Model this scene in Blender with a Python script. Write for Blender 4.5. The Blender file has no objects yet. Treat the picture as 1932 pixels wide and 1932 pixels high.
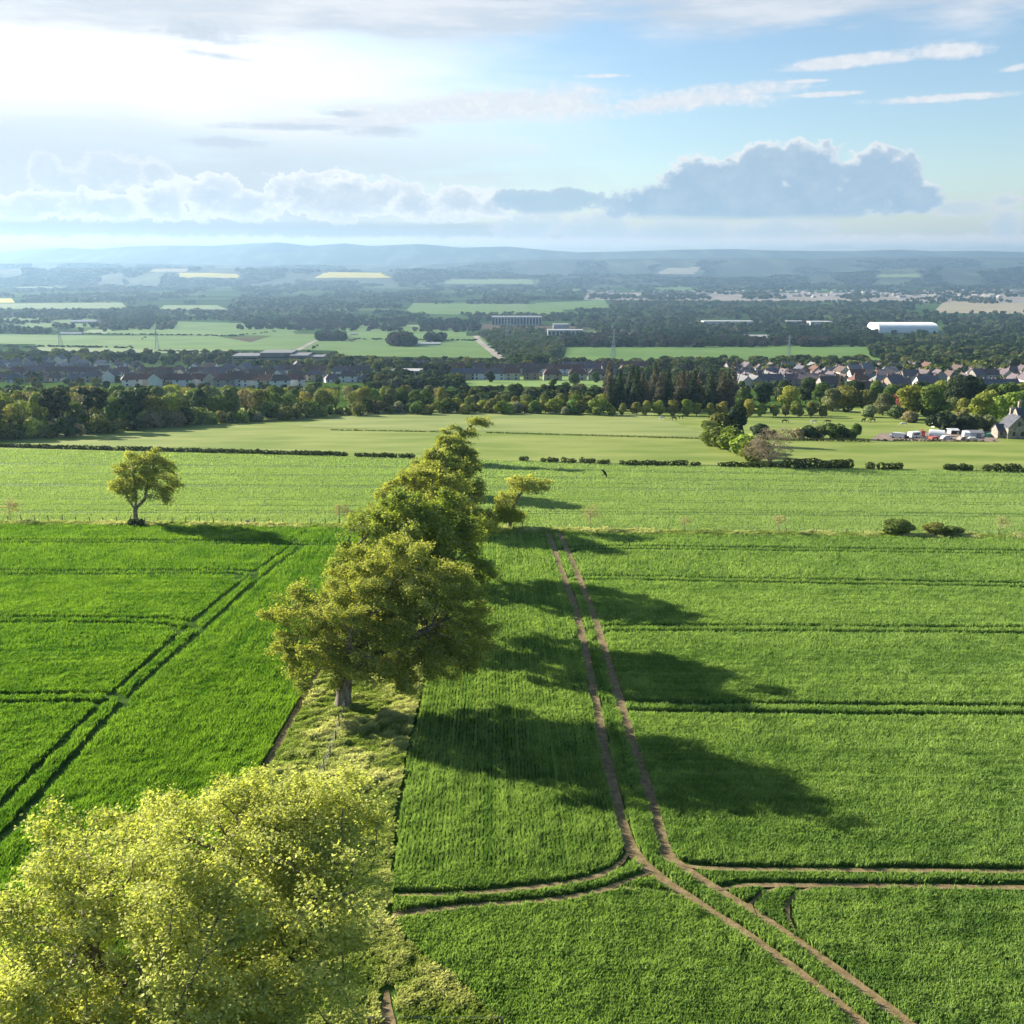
SKY_TINT = (.75, .76, .75)
SKY_STR = .085
SUN_E = 5.0
EXPOSURE = 1.52
HAZE = 8.5e-5
import bpy, math, random
import numpy as np
from mathutils import Vector, Matrix

rng = np.random.default_rng(7)
random.seed(7)
C = bpy.context.scene.collection
PI = math.pi

# ---------------------------------------------------------------- view geometry
CAM_H = 29.5
PITCH = math.radians(15.05)
FPX, CX, CY = 1789.0, 966.0, 966.0
_sy = np.array([-4000, -300, -120, 0, 600, 1000, 1400, 1800, 2500, 4000, 8000, 12000, 40000, 90000], float)
_ss = np.array([0, 0, .0826, .0826, .0826, .058, .048, .036, .020, .008, .003, .001, 0, 0], float)
_ty = np.concatenate([np.linspace(-4000, 0, 401)[:-1], np.linspace(0, 4000, 2001)[:-1], np.linspace(4000, 90000, 2001)])
_tsl = np.interp(_ty, _sy, _ss)
_th = -np.concatenate([[0], np.cumsum((_tsl[1:] + _tsl[:-1]) / 2 * np.diff(_ty))])
_th -= np.interp(0, _ty, _th)


def hgt(y):
    """height of the ground at forward distance y (the hillside falls away to a plain)"""
    return np.interp(y, _ty, _th)


def G(px, py):
    """ground point seen at a place in the survey photograph"""
    px = np.asarray(px, float); py = np.asarray(py, float)
    u = (px - CX) / FPX; v = -(py - CY) / FPX
    dx = u
    dy = math.cos(PITCH) + v * math.sin(PITCH)
    dz = -math.sin(PITCH) + v * math.cos(PITCH)
    lo = np.full(np.broadcast(px, py).shape, 2.0); hi = np.full(lo.shape, 80000.0)
    for _ in range(60):
        m = (lo + hi) / 2
        above = CAM_H + m * dz > hgt(m * dy)
        lo = np.where(above, m, lo); hi = np.where(above, hi, m)
    return np.stack([lo * dx, lo * dy, hgt(lo * dy)], -1)


def azel(px, py):
    u = (px - CX) / FPX; v = -(py - CY) / FPX
    dx = u; dy = math.cos(PITCH) + v * math.sin(PITCH); dz = -math.sin(PITCH) + v * math.cos(PITCH)
    return math.degrees(math.atan2(dx, dy)), math.degrees(math.atan2(dz, math.hypot(dx, dy)))


def mpp(y):
    """metres per survey pixel at forward distance y"""
    return y * 1.02 / FPX


# ---------------------------------------------------------------- numpy noise
def _hash(i, j, s):
    n = (i * 374761393 + j * 668265263 + s * 974711) & 0x7fffffff
    n = (n ^ (n >> 13)) * 1274126177 & 0x7fffffff
    return ((n ^ (n >> 16)) & 0xffff) / 65535.0


def vnoise(x, y, s=0):
    i = np.floor(x).astype(np.int64); j = np.floor(y).astype(np.int64)
    fx = x - i; fy = y - j
    fx = fx * fx * (3 - 2 * fx); fy = fy * fy * (3 - 2 * fy)
    a = _hash(i, j, s); b = _hash(i + 1, j, s); c = _hash(i, j + 1, s); d = _hash(i + 1, j + 1, s)
    return (a * (1 - fx) + b * fx) * (1 - fy) + (c * (1 - fx) + d * fx) * fy


def fbm(x, y, s=0, o=3):
    r = 0; a = .5; t = 0
    for k in range(o):
        r = r + a * vnoise(x * 2 ** k, y * 2 ** k, s + k); t += a; a *= .5
    return r / t


# ---------------------------------------------------------------- objects
def link(o, parent=None):
    C.objects.link(o)
    if parent is not None:
        o.parent = parent
    return o


def tag(o, label=None, cat=None, group=None, kind=None):
    if label: o['label'] = label
    if cat: o['category'] = cat
    if group: o['group'] = group
    if kind: o['kind'] = kind
    return o


def empty(name, loc=(0, 0, 0), rz=0.0, label=None, cat=None, group=None):
    o = bpy.data.objects.new(name, None)
    o.empty_display_size = .5
    o.location = [float(c) for c in loc]; o.rotation_euler = (0, 0, rz)
    link(o); tag(o, label, cat, group)
    return o


def mesh_np(name, verts, faces, mats=(), tint=None, mat_idx=None, smooth=False):
    """faces: (M,k) array, or a list of such arrays"""
    me = bpy.data.meshes.new(name)
    if not isinstance(faces, list): faces = [faces]
    faces = [np.asarray(f, np.int32) for f in faces if len(f)]
    verts = np.asarray(verts, np.float32)
    me.vertices.add(len(verts)); me.vertices.foreach_set('co', verts.ravel())
    loops = np.concatenate([f.ravel() for f in faces])
    starts = []; s = 0
    for f in faces:
        starts.append(s + np.arange(len(f)) * f.shape[1]); s += f.size
    starts = np.concatenate(starts).astype(np.int32)
    me.loops.add(len(loops)); me.loops.foreach_set('vertex_index', loops)
    me.polygons.add(len(starts)); me.polygons.foreach_set('loop_start', starts)
    if mat_idx is not None: me.polygons.foreach_set('material_index', np.asarray(mat_idx, np.int32))
    me.polygons.foreach_set('use_smooth', np.full(len(starts), smooth))
    if tint is not None:
        a = me.attributes.new('tint', 'FLOAT', 'POINT'); a.data.foreach_set('value', np.asarray(tint, np.float32))
    for m in mats: me.materials.append(m)
    me.update(calc_edges=True)
    return me


def obj(name, me, parent=None, loc=None, rz=0.0, color=None):
    o = bpy.data.objects.new(name, me)
    if loc is not None: o.location = [float(c) for c in loc]
    if rz: o.rotation_euler = (0, 0, rz)
    if color is not None: o.color = (color[0], color[1], color[2], 1)
    return link(o, parent)


class MB:
    """collects boxes, prisms and tubes into one mesh"""
    def __init__(s): s.v = []; s.f = []; s.n = 0; s.mi = []

    def add(s, v, f, mi=0):
        s.v.append(np.asarray(v, float)); s.f += [[i + s.n for i in q] for q in f]; s.mi += [mi] * len(f); s.n += len(v)

    def box(s, x0, x1, y0, y1, z0, z1, mi=0, rot=0, c=(0, 0)):
        v = np.array([(x, y, z) for z in (z0, z1) for x, y in ((x0, y0), (x1, y0), (x1, y1), (x0, y1))], float)
        if rot:
            ca, sa = math.cos(rot), math.sin(rot); p = v[:, :2] - c
            v[:, 0] = p[:, 0] * ca - p[:, 1] * sa + c[0]; v[:, 1] = p[:, 0] * sa + p[:, 1] * ca + c[1]
        s.add(v, [(3, 2, 1, 0), (4, 5, 6, 7), (0, 1, 5, 4), (1, 2, 6, 5), (2, 3, 7, 6), (3, 0, 4, 7)], mi)

    def prism(s, poly, y0, y1, mi=0):
        """poly in x,z extruded along y"""
        n = len(poly)
        v = [(x, y0, z) for x, z in poly] + [(x, y1, z) for x, z in poly]
        f = [tuple(range(n)), tuple(range(2 * n - 1, n - 1, -1))] + [(i, i + n, (i + 1) % n + n, (i + 1) % n) for i in range(n)]
        s.add(v, f, mi)

    def tube(s, pts, rad, sides=6, mi=0, caps=True):
        pts = np.asarray(pts, float); n = len(pts)
        rad = np.broadcast_to(np.asarray(rad, float), (n,))
        v = []
        for i in range(n):
            d = pts[min(i + 1, n - 1)] - pts[max(i - 1, 0)]; d /= (np.linalg.norm(d) + 1e-9)
            ref = np.array([1, 0, 0]) if abs(d[0]) < .8 else np.array([0, 1., 0])
            a = np.cross(d, ref); a /= np.linalg.norm(a); b = np.cross(d, a)
            for k in range(sides):
                t = 2 * PI * k / sides
                v.append(pts[i] + rad[i] * (math.cos(t) * a + math.sin(t) * b))
        f = []
        for i in range(n - 1):
            for k in range(sides):
                k2 = (k + 1) % sides
                f.append((i * sides + k, i * sides + k2, (i + 1) * sides + k2, (i + 1) * sides + k))
        if caps: f += [tuple(range(sides))[::-1], tuple((n - 1) * sides + k for k in range(sides))]
        s.add(v, f, mi)

    def mesh(s, name, mats, smooth=False):
        me = bpy.data.meshes.new(name)
        me.from_pydata(np.concatenate(s.v).tolist(), [], s.f)
        for m in mats: me.materials.append(m)
        me.polygons.foreach_set('material_index', np.array(s.mi, np.int32))
        me.polygons.foreach_set('use_smooth', np.full(len(s.f), smooth))
        me.update()
        return me


ORD = ('first second third fourth fifth sixth seventh eighth ninth tenth eleventh twelfth thirteenth fourteenth fifteenth '
       'sixteenth seventeenth eighteenth nineteenth twentieth').split()


def ordinal(i):
    if i < 20: return ORD[i]
    tens = {2: 'twenty', 3: 'thirty', 4: 'forty', 5: 'fifty', 6: 'sixty', 7: 'seventy'}
    t, u = divmod(i + 1, 10)
    if u == 0: return tens[t][:-1] + 'ieth'
    return tens[t] + '-' + ORD[u - 1]


# ---------------------------------------------------------------- materials
def newmat(name):
    m = bpy.data.materials.new(name); m.use_nodes = True
    nt = m.node_tree; nt.nodes.clear()
    out = nt.nodes.new('ShaderNodeOutputMaterial')
    return m, nt, out


def nd(nt, t, **kw):
    n = nt.nodes.new(t)
    for k, v in kw.items(): setattr(n, k, v)
    return n


def leafmat(name, a, b, transl=.4, obj_color=False, tr_col=None, patch=None):
    """foliage: colour runs from a to b over the leaf's own tint; light passes through"""
    m, nt, out = newmat(name)
    at = nd(nt, 'ShaderNodeAttribute', attribute_name='tint')
    mix = nd(nt, 'ShaderNodeMix', data_type='RGBA')
    mix.inputs['A'].default_value = (*a, 1); mix.inputs['B'].default_value = (*b, 1)
    nt.links.new(at.outputs['Fac'], mix.inputs['Factor'])
    col = mix.outputs['Result']
    if obj_color:
        oi = nd(nt, 'ShaderNodeObjectInfo')
        mu = nd(nt, 'ShaderNodeMix', data_type='RGBA', blend_type='MULTIPLY'); mu.inputs['Factor'].default_value = 1
        nt.links.new(col, mu.inputs['A']); nt.links.new(oi.outputs['Color'], mu.inputs['B']); col = mu.outputs['Result']
    df = nd(nt, 'ShaderNodeBsdfPrincipled')
    df.inputs['Roughness'].default_value = .65; df.inputs['Specular IOR Level'].default_value = .15
    tr = nd(nt, 'ShaderNodeBsdfTranslucent')
    nt.links.new(col, df.inputs['Base Color'])
    hs = nd(nt, 'ShaderNodeMix', data_type='RGBA', blend_type='MULTIPLY'); hs.inputs['Factor'].default_value = 1
    nt.links.new(col, hs.inputs['A']); hs.inputs['B'].default_value = (*(tr_col or (1.25, 1.2, .6)), 1)
    nt.links.new(hs.outputs['Result'], tr.inputs['Color'])
    ms = nd(nt, 'ShaderNodeMixShader'); ms.inputs[0].default_value = transl
    nt.links.new(df.outputs[0], ms.inputs[1]); nt.links.new(tr.outputs[0], ms.inputs[2])
    nt.links.new(ms.outputs[0], out.inputs[0])
    return m


def noisemat(name, cols, scale=1.0, detail=4, rough=.85, bump=0.0, bscale=None, stretch=(1, 1, 1), obj_color=False, spec=.2, contrast=(.3, .7)):
    """matt surface whose colour wanders between the given colours with a noise"""
    m, nt, out = newmat(name)
    tc = nd(nt, 'ShaderNodeTexCoord'); mp = nd(nt, 'ShaderNodeMapping'); mp.inputs['Scale'].default_value = stretch
    nt.links.new(tc.outputs['Object'], mp.inputs[0])
    nz = nd(nt, 'ShaderNodeTexNoise'); nz.inputs['Scale'].default_value = scale; nz.inputs['Detail'].default_value = detail
    nt.links.new(mp.outputs[0], nz.inputs['Vector'])
    cr = nd(nt, 'ShaderNodeValToRGB')
    el = cr.color_ramp.elements
    n = len(cols)
    for i, c in enumerate(cols):
        p = contrast[0] + (contrast[1] - contrast[0]) * (i / max(1, n - 1))
        if i < 2: e = el[i]; e.position = p
        else: e = el.new(p)
        e.color = (*c, 1)
    nt.links.new(nz.outputs['Fac'], cr.inputs[0])
    col = cr.outputs[0]
    if obj_color:
        oi = nd(nt, 'ShaderNodeObjectInfo')
        mu = nd(nt, 'ShaderNodeMix', data_type='RGBA', blend_type='MULTIPLY'); mu.inputs['Factor'].default_value = 1
        nt.links.new(col, mu.inputs['A']); nt.links.new(oi.outputs['Color'], mu.inputs['B']); col = mu.outputs['Result']
    b = nd(nt, 'ShaderNodeBsdfPrincipled'); b.inputs['Roughness'].default_value = rough; b.inputs['Specular IOR Level'].default_value = spec
    nt.links.new(col, b.inputs['Base Color'])
    if bump:
        bn = nd(nt, 'ShaderNodeTexNoise'); bn.inputs['Scale'].default_value = bscale or scale * 4; bn.inputs['Detail'].default_value = 4
        nt.links.new(mp.outputs[0], bn.inputs['Vector'])
        bp = nd(nt, 'ShaderNodeBump'); bp.inputs['Strength'].default_value = 1; bp.inputs['Distance'].default_value = bump
        nt.links.new(bn.outputs['Fac'], bp.inputs['Height']); nt.links.new(bp.outputs[0], b.inputs['Normal'])
    nt.links.new(b.outputs[0], out.inputs[0])
    return m
# ---------------------------------------------------------------- world: daylight sky with clouds
SUN_AZ = -math.radians(57.0)      # to the left of the view, ahead
SUN_EL = math.radians(20.0)
sc = bpy.context.scene
w = bpy.data.worlds.new("World"); sc.world = w; w.use_nodes = True
wt = w.node_tree; wt.nodes.clear()


def mth(op, a, b=None, c=None, clamp=False):
    n = wt.nodes.new('ShaderNodeMath'); n.operation = op; n.use_clamp = clamp
    for i, x in enumerate((a, b, c)):
        if x is None: continue
        if isinstance(x, (int, float)): n.inputs[i].default_value = float(x)
        else: wt.links.new(x, n.inputs[i])
    return n.outputs[0]


def smooth(x, lo, hi):
    n = wt.nodes.new('ShaderNodeMapRange'); n.interpolation_type = 'SMOOTHSTEP'
    wt.links.new(x, n.inputs[0])
    for k, v in zip((1, 2, 3, 4), (lo, hi, 0., 1.)): n.inputs[k].default_value = v
    return n.outputs[0]


def cmix(f, a, b):
    n = wt.nodes.new('ShaderNodeMix'); n.data_type = 'RGBA'
    if isinstance(f, (int, float)): n.inputs['Factor'].default_value = f
    else: wt.links.new(f, n.inputs['Factor'])
    for k, x in (('A', a), ('B', b)):
        if isinstance(x, tuple): n.inputs[k].default_value = (*x, 1)
        else: wt.links.new(x, n.inputs[k])
    return n.outputs['Result']


tc = wt.nodes.new('ShaderNodeTexCoord')
sep = wt.nodes.new('ShaderNodeSeparateXYZ'); wt.links.new(tc.outputs['Generated'], sep.inputs[0])
A = mth('MULTIPLY', mth('ARCTAN2', sep.outputs[0], sep.outputs[1]), 180 / PI)     # azimuth from the view's axis
E = mth('MULTIPLY', mth('ARCSINE', sep.outputs[2]), 180 / PI)                     # elevation


def wnoise(sa, se, off, detail=5, rough=.55):
    cb = wt.nodes.new('ShaderNodeCombineXYZ')
    wt.links.new(mth('MULTIPLY', A, sa), cb.inputs[0]); wt.links.new(mth('MULTIPLY', E, se), cb.inputs[1])
    cb.inputs[2].default_value = off
    n = wt.nodes.new('ShaderNodeTexNoise'); n.inputs['Scale'].default_value = 1; n.inputs['Detail'].default_value = detail
    n.inputs['Roughness'].default_value = rough
    wt.links.new(cb.outputs[0], n.inputs['Vector'])
    return n.outputs['Fac']


n_lump = mth('SUBTRACT', wnoise(.62, .85, 3.1, 8, .62), .5)        # lumps of cumulus edges
n_lump2 = mth('SUBTRACT', wnoise(2.1, 2.6, 9.7, 5, .6), .5)
n_str = mth('SUBTRACT', wnoise(.09, .55, 1.7, 6, .58), .5)        # drawn-out streaks
n_str2 = mth('SUBTRACT', wnoise(.22, 1.5, 5.7, 7, .62), .5)
n_big = mth('SUBTRACT', wnoise(.04, .12, 7.7, 3, .5), .5)


cbP = wt.nodes.new('ShaderNodeCombineXYZ'); wt.links.new(A, cbP.inputs[0]); wt.links.new(E, cbP.inputs[1])


def radius(px, py, rx, ry, slope=0.0):
    """0 at the middle of an ellipse of sky, 1 on its rim"""
    a, e = azel(px, py)
    ra = (azel(px + rx, py)[0] - azel(px - rx, py)[0]) / 2; re = (azel(px, py - ry)[1] - azel(px, py + ry)[1]) / 2
    P = cbP.outputs[0]
    if slope:
        cb = wt.nodes.new('ShaderNodeCombineXYZ'); wt.links.new(A, cb.inputs[0])
        wt.links.new(mth('MULTIPLY_ADD', A, -slope, E), cb.inputs[1]); P = cb.outputs[0]; e -= slope * a
    n = wt.nodes.new('ShaderNodeVectorMath'); n.operation = 'MULTIPLY_ADD'; wt.links.new(P, n.inputs[0])
    n.inputs[1].default_value = (1 / ra, 1 / re, 0); n.inputs[2].default_value = (-a / ra, -e / re, 0)
    l = wt.nodes.new('ShaderNodeVectorMath'); l.operation = 'LENGTH'; wt.links.new(n.outputs[0], l.inputs[0])
    return l.outputs['Value']


def union(bl):
    r = radius(*bl[0])
    for b in bl[1:]: r = mth('SMOOTH_MIN', r, radius(*b), .12)
    return mth('SUBTRACT', 1.0, r)


sky = wt.nodes.new('ShaderNodeTexSky'); sky.sky_type = 'NISHITA'; sky.sun_disc = False
sky.sun_elevation = SUN_EL; sky.sun_rotation = SUN_AZ
sky.altitude = 150; sky.air_density = 1.0; sky.dust_density = .6; sky.ozone_density = 2.2
SK = 10.0     # cloud colours below are in display-like units; the background strength brings both to scale
K = .385 * SK


def col(r, g, b, s=1.0):
    f = lambda c: ((c / 255 + .055) / 1.055) ** 2.4
    return (f(r) * K * s, f(g) * K * s, f(b) * K * s)


c = sky.outputs[0]
# the open sky, a clearer cyan towards the right of the view
hue = wt.nodes.new('ShaderNodeMix'); hue.data_type = 'RGBA'; hue.blend_type = 'MULTIPLY'; hue.inputs['Factor'].default_value = 1
wt.links.new(c, hue.inputs['A']); hue.inputs['B'].default_value = (*SKY_TINT, 1)
c = hue.outputs['Result']
# thin milky veil, thickest near the sun
veil = mth('MULTIPLY', smooth(A, 16, -26), mth('MULTIPLY', smooth(A, -125, -75), smooth(E, 48, 16)))
veil = mth('ADD', mth('MULTIPLY', veil, 1.15), mth('MULTIPLY', n_big, .9))
veil = mth('ADD', veil, mth('MULTIPLY', n_str, .8))
veil = smooth(veil, .12, 1.0)
c = cmix(mth('MULTIPLY', veil, .93), c, cmix(smooth(mth('MULTIPLY_ADD', n_str, 3.0, E), 4.6, 9.0), col(212, 222, 232), col(255, 255, 255, 1.22)))
# pale horizon air
c = cmix(mth('MULTIPLY', smooth(E, 5.0, 0.0), .55), c, col(210, 220, 226))
# high sheet over the upper right
a0, e0 = azel(1300, 60)
sheet = mth('ADD', smooth(E, e0 - 2.0, e0 + 1.6), mth('MULTIPLY', n_str, 1.9))
sheet = mth('ADD', sheet, mth('MULTIPLY', smooth(A, 6, -3), .35))
sheet = mth('MULTIPLY', smooth(sheet, .42, 1.0), mth('MULTIPLY', smooth(E, 24, 15), smooth(mth('ABSOLUTE', A), 110, 60)))
c = cmix(mth('MULTIPLY', sheet, .85), c, cmix(smooth(mth('ADD', n_str2, n_str), -.15, .22), col(214, 225, 237), col(240, 244, 250)))
c_open = c
# single drawn-out bands
streaks = [(830, 208, 240, 34, .035), (1040, 198, 200, 40, .02), (1290, 190, 260, 26, .06), (1560, 178, 90, 7, 0), (1615, 113, 150, 16, .06), (1560, 120, 80, 15, 0),
           (1520, 153, 50, 5, 0), (1915, 128, 40, 8, .12), (1780, 185, 200, 10, 0), (1140, 143, 60, 6, 0), (1800, 92, 110, 20, 0), (640, 232, 200, 16, .02)]
st = smooth(mth('ADD', union(streaks), mth('ADD', mth('MULTIPLY', n_str2, 1.5), mth('MULTIPLY', n_lump2, .7))), -.05, .6)
c = cmix(mth('MULTIPLY', st, .9), c, cmix(smooth(n_lump2, -.1, .2), col(238, 243, 250), col(252, 253, 255)))
# grey lens-shaped banks against the glare
lens = [(385, 62, 135, 34, -.05), (420, 106, 90, 10, -.05), (420, 268, 110, 13, -.03), (720, 250, 130, 14, .03), (650, 215, 60, 8, 0), (560, 240, 160, 9, 0)]
ln = smooth(mth('ADD', union(lens), mth('ADD', mth('MULTIPLY', n_str2, 2.6), mth('MULTIPLY', n_lump2, .8))), .0, .9)
c = cmix(mth('MULTIPLY', ln, .9), c, col(214, 225, 238))
# long grey-blue bank lying low, white strip over the hills
bank = mth('MULTIPLY', smooth(E, azel(966, 405)[1], azel(966, 432)[1]), smooth(E, azel(966, 468)[1], azel(966, 447)[1]))
bank = smooth(mth('ADD', bank, mth('MULTIPLY', n_str2, 1.0)), .3, 1.0)
bank = mth('MULTIPLY', bank, smooth(A, 12, -4))
c = cmix(mth('MULTIPLY', bank, .8), c, col(188, 203, 214))
strip = mth('SUBTRACT', 1.0, mth('ABSOLUTE', mth('DIVIDE', mth('SUBTRACT', E, azel(966, 456)[1]), .42)))
strip = smooth(mth('ADD', strip, mth('ADD', mth('MULTIPLY', n_lump, 1.6), mth('MULTIPLY', n_lump2, 1.0))), .05, .7)
c = cmix(mth('MULTIPLY', strip, .85), c, col(255, 246, 240, 1.15))


def cumulus(c, blobs, base_y, inner, rim, amp, rimw, soft, body=.95):
    f = mth('ADD', union(blobs), mth('ADD', mth('MULTIPLY', n_lump, amp), mth('MULTIPLY', n_lump2, amp * .38)))
    flat = smooth(mth('ADD', E, mth('MULTIPLY', n_str2, .5)), azel(1000, base_y + 7)[1], azel(1000, base_y - 9)[1])
    m = mth('MULTIPLY', smooth(f, 0, soft), flat)
    shade = smooth(mth('ADD', f, mth('MULTIPLY', n_lump, .7)), .02, rimw)  # back-lit look put into the colour: bright rim, darker core
    mid = tuple(a * .55 + b * .45 for a, b in zip(inner, rim))
    core = cmix(smooth(mth('ADD', mth('MULTIPLY', n_lump2, .25), n_lump), -.18, .34), inner, mid)
    return cmix(mth('MULTIPLY', m, body), c, cmix(shade, rim, core))


# far white heaps under the big cloud
c = cumulus(c, [(1010, 425, 90, 35), (1130, 430, 110, 36), (1290, 438, 130, 30), (1460, 432, 130, 24), (1900, 420, 40, 40), (1800, 395, 70, 20), (1900, 380, 40, 20)], 452, col(208, 226, 237), col(243, 243, 247), 1.9, .7, .3, .8)
# grey towers at the left
c = cumulus(c, [(85, 325, 45, 42), (215, 325, 90, 44), (290, 325, 40, 36), (150, 345, 110, 30)], 378, col(214, 227, 239), col(250, 252, 253), 1.7, .6, .3, .9)
# the white-topped line
c = cumulus(c, [(70, 393, 95, 36), (200, 390, 110, 32), (300, 383, 75, 40), (400, 372, 72, 48), (470, 388, 75, 32), (570, 366, 84, 44), (660, 352, 56, 36), (640, 380, 105, 42), (720, 372, 66, 36),
                (780, 385, 70, 32), (870, 382, 75, 36), (930, 388, 55, 28)], 424, col(206, 221, 234), col(255, 255, 255, 1.05), 2.0, .75, .12)
# the small and the large blue-grey cloud
c = cumulus(c, [(990, 378, 70, 24), (1080, 375, 62, 24), (1030, 388, 100, 18)], 402, col(180, 208, 227), col(200, 220, 234), 1.5, .5, .16)
BIG = [(1430, 385, 270, 62), (1250, 385, 110, 44), (1350, 355, 110, 62), (1440, 330, 66, 62), (1530, 330, 85, 66), (1650, 345, 100, 62), (1650, 312, 44, 28), (1720, 375, 70, 34),
         (1300, 345, 60, 36)]
c = cumulus(c, [(x - 7, y - 6, rx, ry) for x, y, rx, ry in BIG[2:8]], 380, col(244, 248, 252), col(255, 255, 255), 1.25, .3, .12, .9)   # shifted white copy paints a sunlit rim onto the big cloud's upper-left edges
c = cumulus(c, BIG, 414, col(166, 198, 224), col(222, 235, 245), 1.25, .34, .15)

def backg(c):
    bg = wt.nodes.new('ShaderNodeBackground'); bg.inputs['Strength'].default_value = SKY_STR
    wt.links.new(c, bg.inputs['Color'])
    return bg.outputs[0]


# the cloud banks stand low in this quarter of the sky; the rest of the dome has the open sky and its veil
low = mth('MULTIPLY', mth('LESS_THAN', E, 16.5), mth('GREATER_THAN', E, -.6))
low = mth('MULTIPLY', low, mth('LESS_THAN', mth('ABSOLUTE', A), 48.0))
mxs = wt.nodes.new('ShaderNodeMixShader'); wt.links.new(low, mxs.inputs[0])
wt.links.new(backg(c_open), mxs.inputs[1]); wt.links.new(backg(c), mxs.inputs[2])
wo = wt.nodes.new('ShaderNodeOutputWorld'); wt.links.new(mxs.outputs[0], wo.inputs[0])
w.cycles.sampling_method = 'MANUAL'; w.cycles.sample_map_resolution = 512

sun = bpy.data.lights.new('sun', 'SUN'); sun.energy = SUN_E; sun.angle = math.radians(.5); sun.color = (1, .92, .78)
so = bpy.data.objects.new('sun', sun); C.objects.link(so)
sd = Vector((math.sin(SUN_AZ) * math.cos(SUN_EL), math.cos(SUN_AZ) * math.cos(SUN_EL), math.sin(SUN_EL)))
so.rotation_euler = sd.to_track_quat('Z', 'Y').to_euler(); so.location = sd * 60 + Vector((0, 0, 60))

cam = bpy.data.cameras.new('camera'); co = bpy.data.objects.new('camera', cam); C.objects.link(co)
cam.sensor_width = 36; cam.lens = 36 * FPX / 1932; cam.clip_start = .5; cam.clip_end = 120000
co.location = (0, 0, CAM_H); co.rotation_euler = (PI / 2 - PITCH, 0, 0)
sc.camera = co
sc.view_settings.view_transform = 'Standard'; sc.view_settings.look = 'None'
sc.view_settings.exposure = EXPOSURE; sc.view_settings.gamma = 1
cy = sc.cycles
cy.use_light_tree = False; cy.max_bounces = 4; cy.diffuse_bounces = 2; cy.glossy_bounces = 1; cy.transmission_bounces = 2; cy.transparent_max_bounces = 4; cy.volume_bounces = 0
cy.caustics_reflective = False; cy.caustics_refractive = False
cy.use_denoising = True; cy.use_adaptive_sampling = True; cy.adaptive_threshold = .02
sc.render.resolution_x = 1024; sc.render.resolution_y = 1024
# ---------------------------------------------------------------- terrain
def terrain():
    ys = [-150, -60, -20]
    y = 0
    while y < 16000:
        ys.append(y); y = y + max(6, y * .03)
    ys = np.array(ys); n = 121
    t = np.linspace(-1, 1, n)
    W = np.maximum(220, ys * 1.15)
    X = W[:, None] * t[None]; Y = np.repeat(ys[:, None], n, 1)
    v = np.stack([X, Y, hgt(Y)], -1).reshape(-1, 3)
    r = len(ys); i = (np.arange(r - 1)[:, None] * n + np.arange(n - 1)[None]).ravel()
    return v, np.stack([i, i + 1, i + n + 1, i + n], -1)


# patchwork of far fields and scrub, grassy soil close by
m_ground, nt, out = newmat('ground_cover')
tcg = nd(nt, 'ShaderNodeTexCoord')
mp = nd(nt, 'ShaderNodeMapping'); mp.inputs['Scale'].default_value = (1 / 420, 1 / 260, 0); mp.inputs['Rotation'].default_value = (0, 0, .35)
nt.links.new(tcg.outputs['Object'], mp.inputs[0])
vo = nd(nt, 'ShaderNodeTexVoronoi'); vo.inputs['Scale'].default_value = 1; nt.links.new(mp.outputs[0], vo.inputs['Vector'])
cr = nd(nt, 'ShaderNodeValToRGB'); cr.color_ramp.interpolation = 'CONSTANT'
sp = nd(nt, 'ShaderNodeSeparateColor'); nt.links.new(vo.outputs['Color'], sp.inputs[0]); nt.links.new(sp.outputs[0], cr.inputs[0])
els = [(0, (.028, .055, .02)), (.3, (.04, .075, .025)), (.55, (.055, .10, .033)), (.72, (.075, .125, .04)), (.8, (.035, .06, .025)), (.9, (.10, .125, .05)), (.96, (.11, .09, .065))]
cr.color_ramp.elements[0].position = 0; cr.color_ramp.elements[0].color = (*els[0][1], 1)
cr.color_ramp.elements[1].position = els[1][0]; cr.color_ramp.elements[1].color = (*els[1][1], 1)
for p, cc in els[2:]: cr.color_ramp.elements.new(p).color = (*cc, 1)
nz = nd(nt, 'ShaderNodeTexNoise'); nz.inputs['Scale'].default_value = .9; nz.inputs['Detail'].default_value = 5; nt.links.new(tcg.outputs['Object'], nz.inputs['Vector'])
nr = nd(nt, 'ShaderNodeValToRGB'); nr.color_ramp.elements[0].position = .35; nr.color_ramp.elements[1].position = .65
nr.color_ramp.elements[0].color = (.035, .075, .014, 1); nr.color_ramp.elements[1].color = (.07, .125, .025, 1); nt.links.new(nz.outputs['Fac'], nr.inputs[0])
sx = nd(nt, 'ShaderNodeSeparateXYZ'); nt.links.new(tcg.outputs['Object'], sx.inputs[0])
mr = nd(nt, 'ShaderNodeMapRange'); mr.inputs[1].default_value = 620; mr.inputs[2].default_value = 800; nt.links.new(sx.outputs[1], mr.inputs[0])
gm = nd(nt, 'ShaderNodeMix', data_type='RGBA'); nt.links.new(mr.outputs[0], gm.inputs['Factor'])
nt.links.new(nr.outputs[0], gm.inputs['A']); nt.links.new(cr.outputs[0], gm.inputs['B'])
gb = nd(nt, 'ShaderNodeBsdfPrincipled'); gb.inputs['Roughness'].default_value = .9; gb.inputs['Specular IOR Level'].default_value = 0
nt.links.new(gm.outputs['Result'], gb.inputs['Base Color']); nt.links.new(gb.outputs[0], out.inputs[0])
v, f = terrain()
tag(obj('ground', mesh_np('ground', v, f, [m_ground], smooth=True)), 'grassy hillside and wide valley plain', kind='structure')


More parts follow.
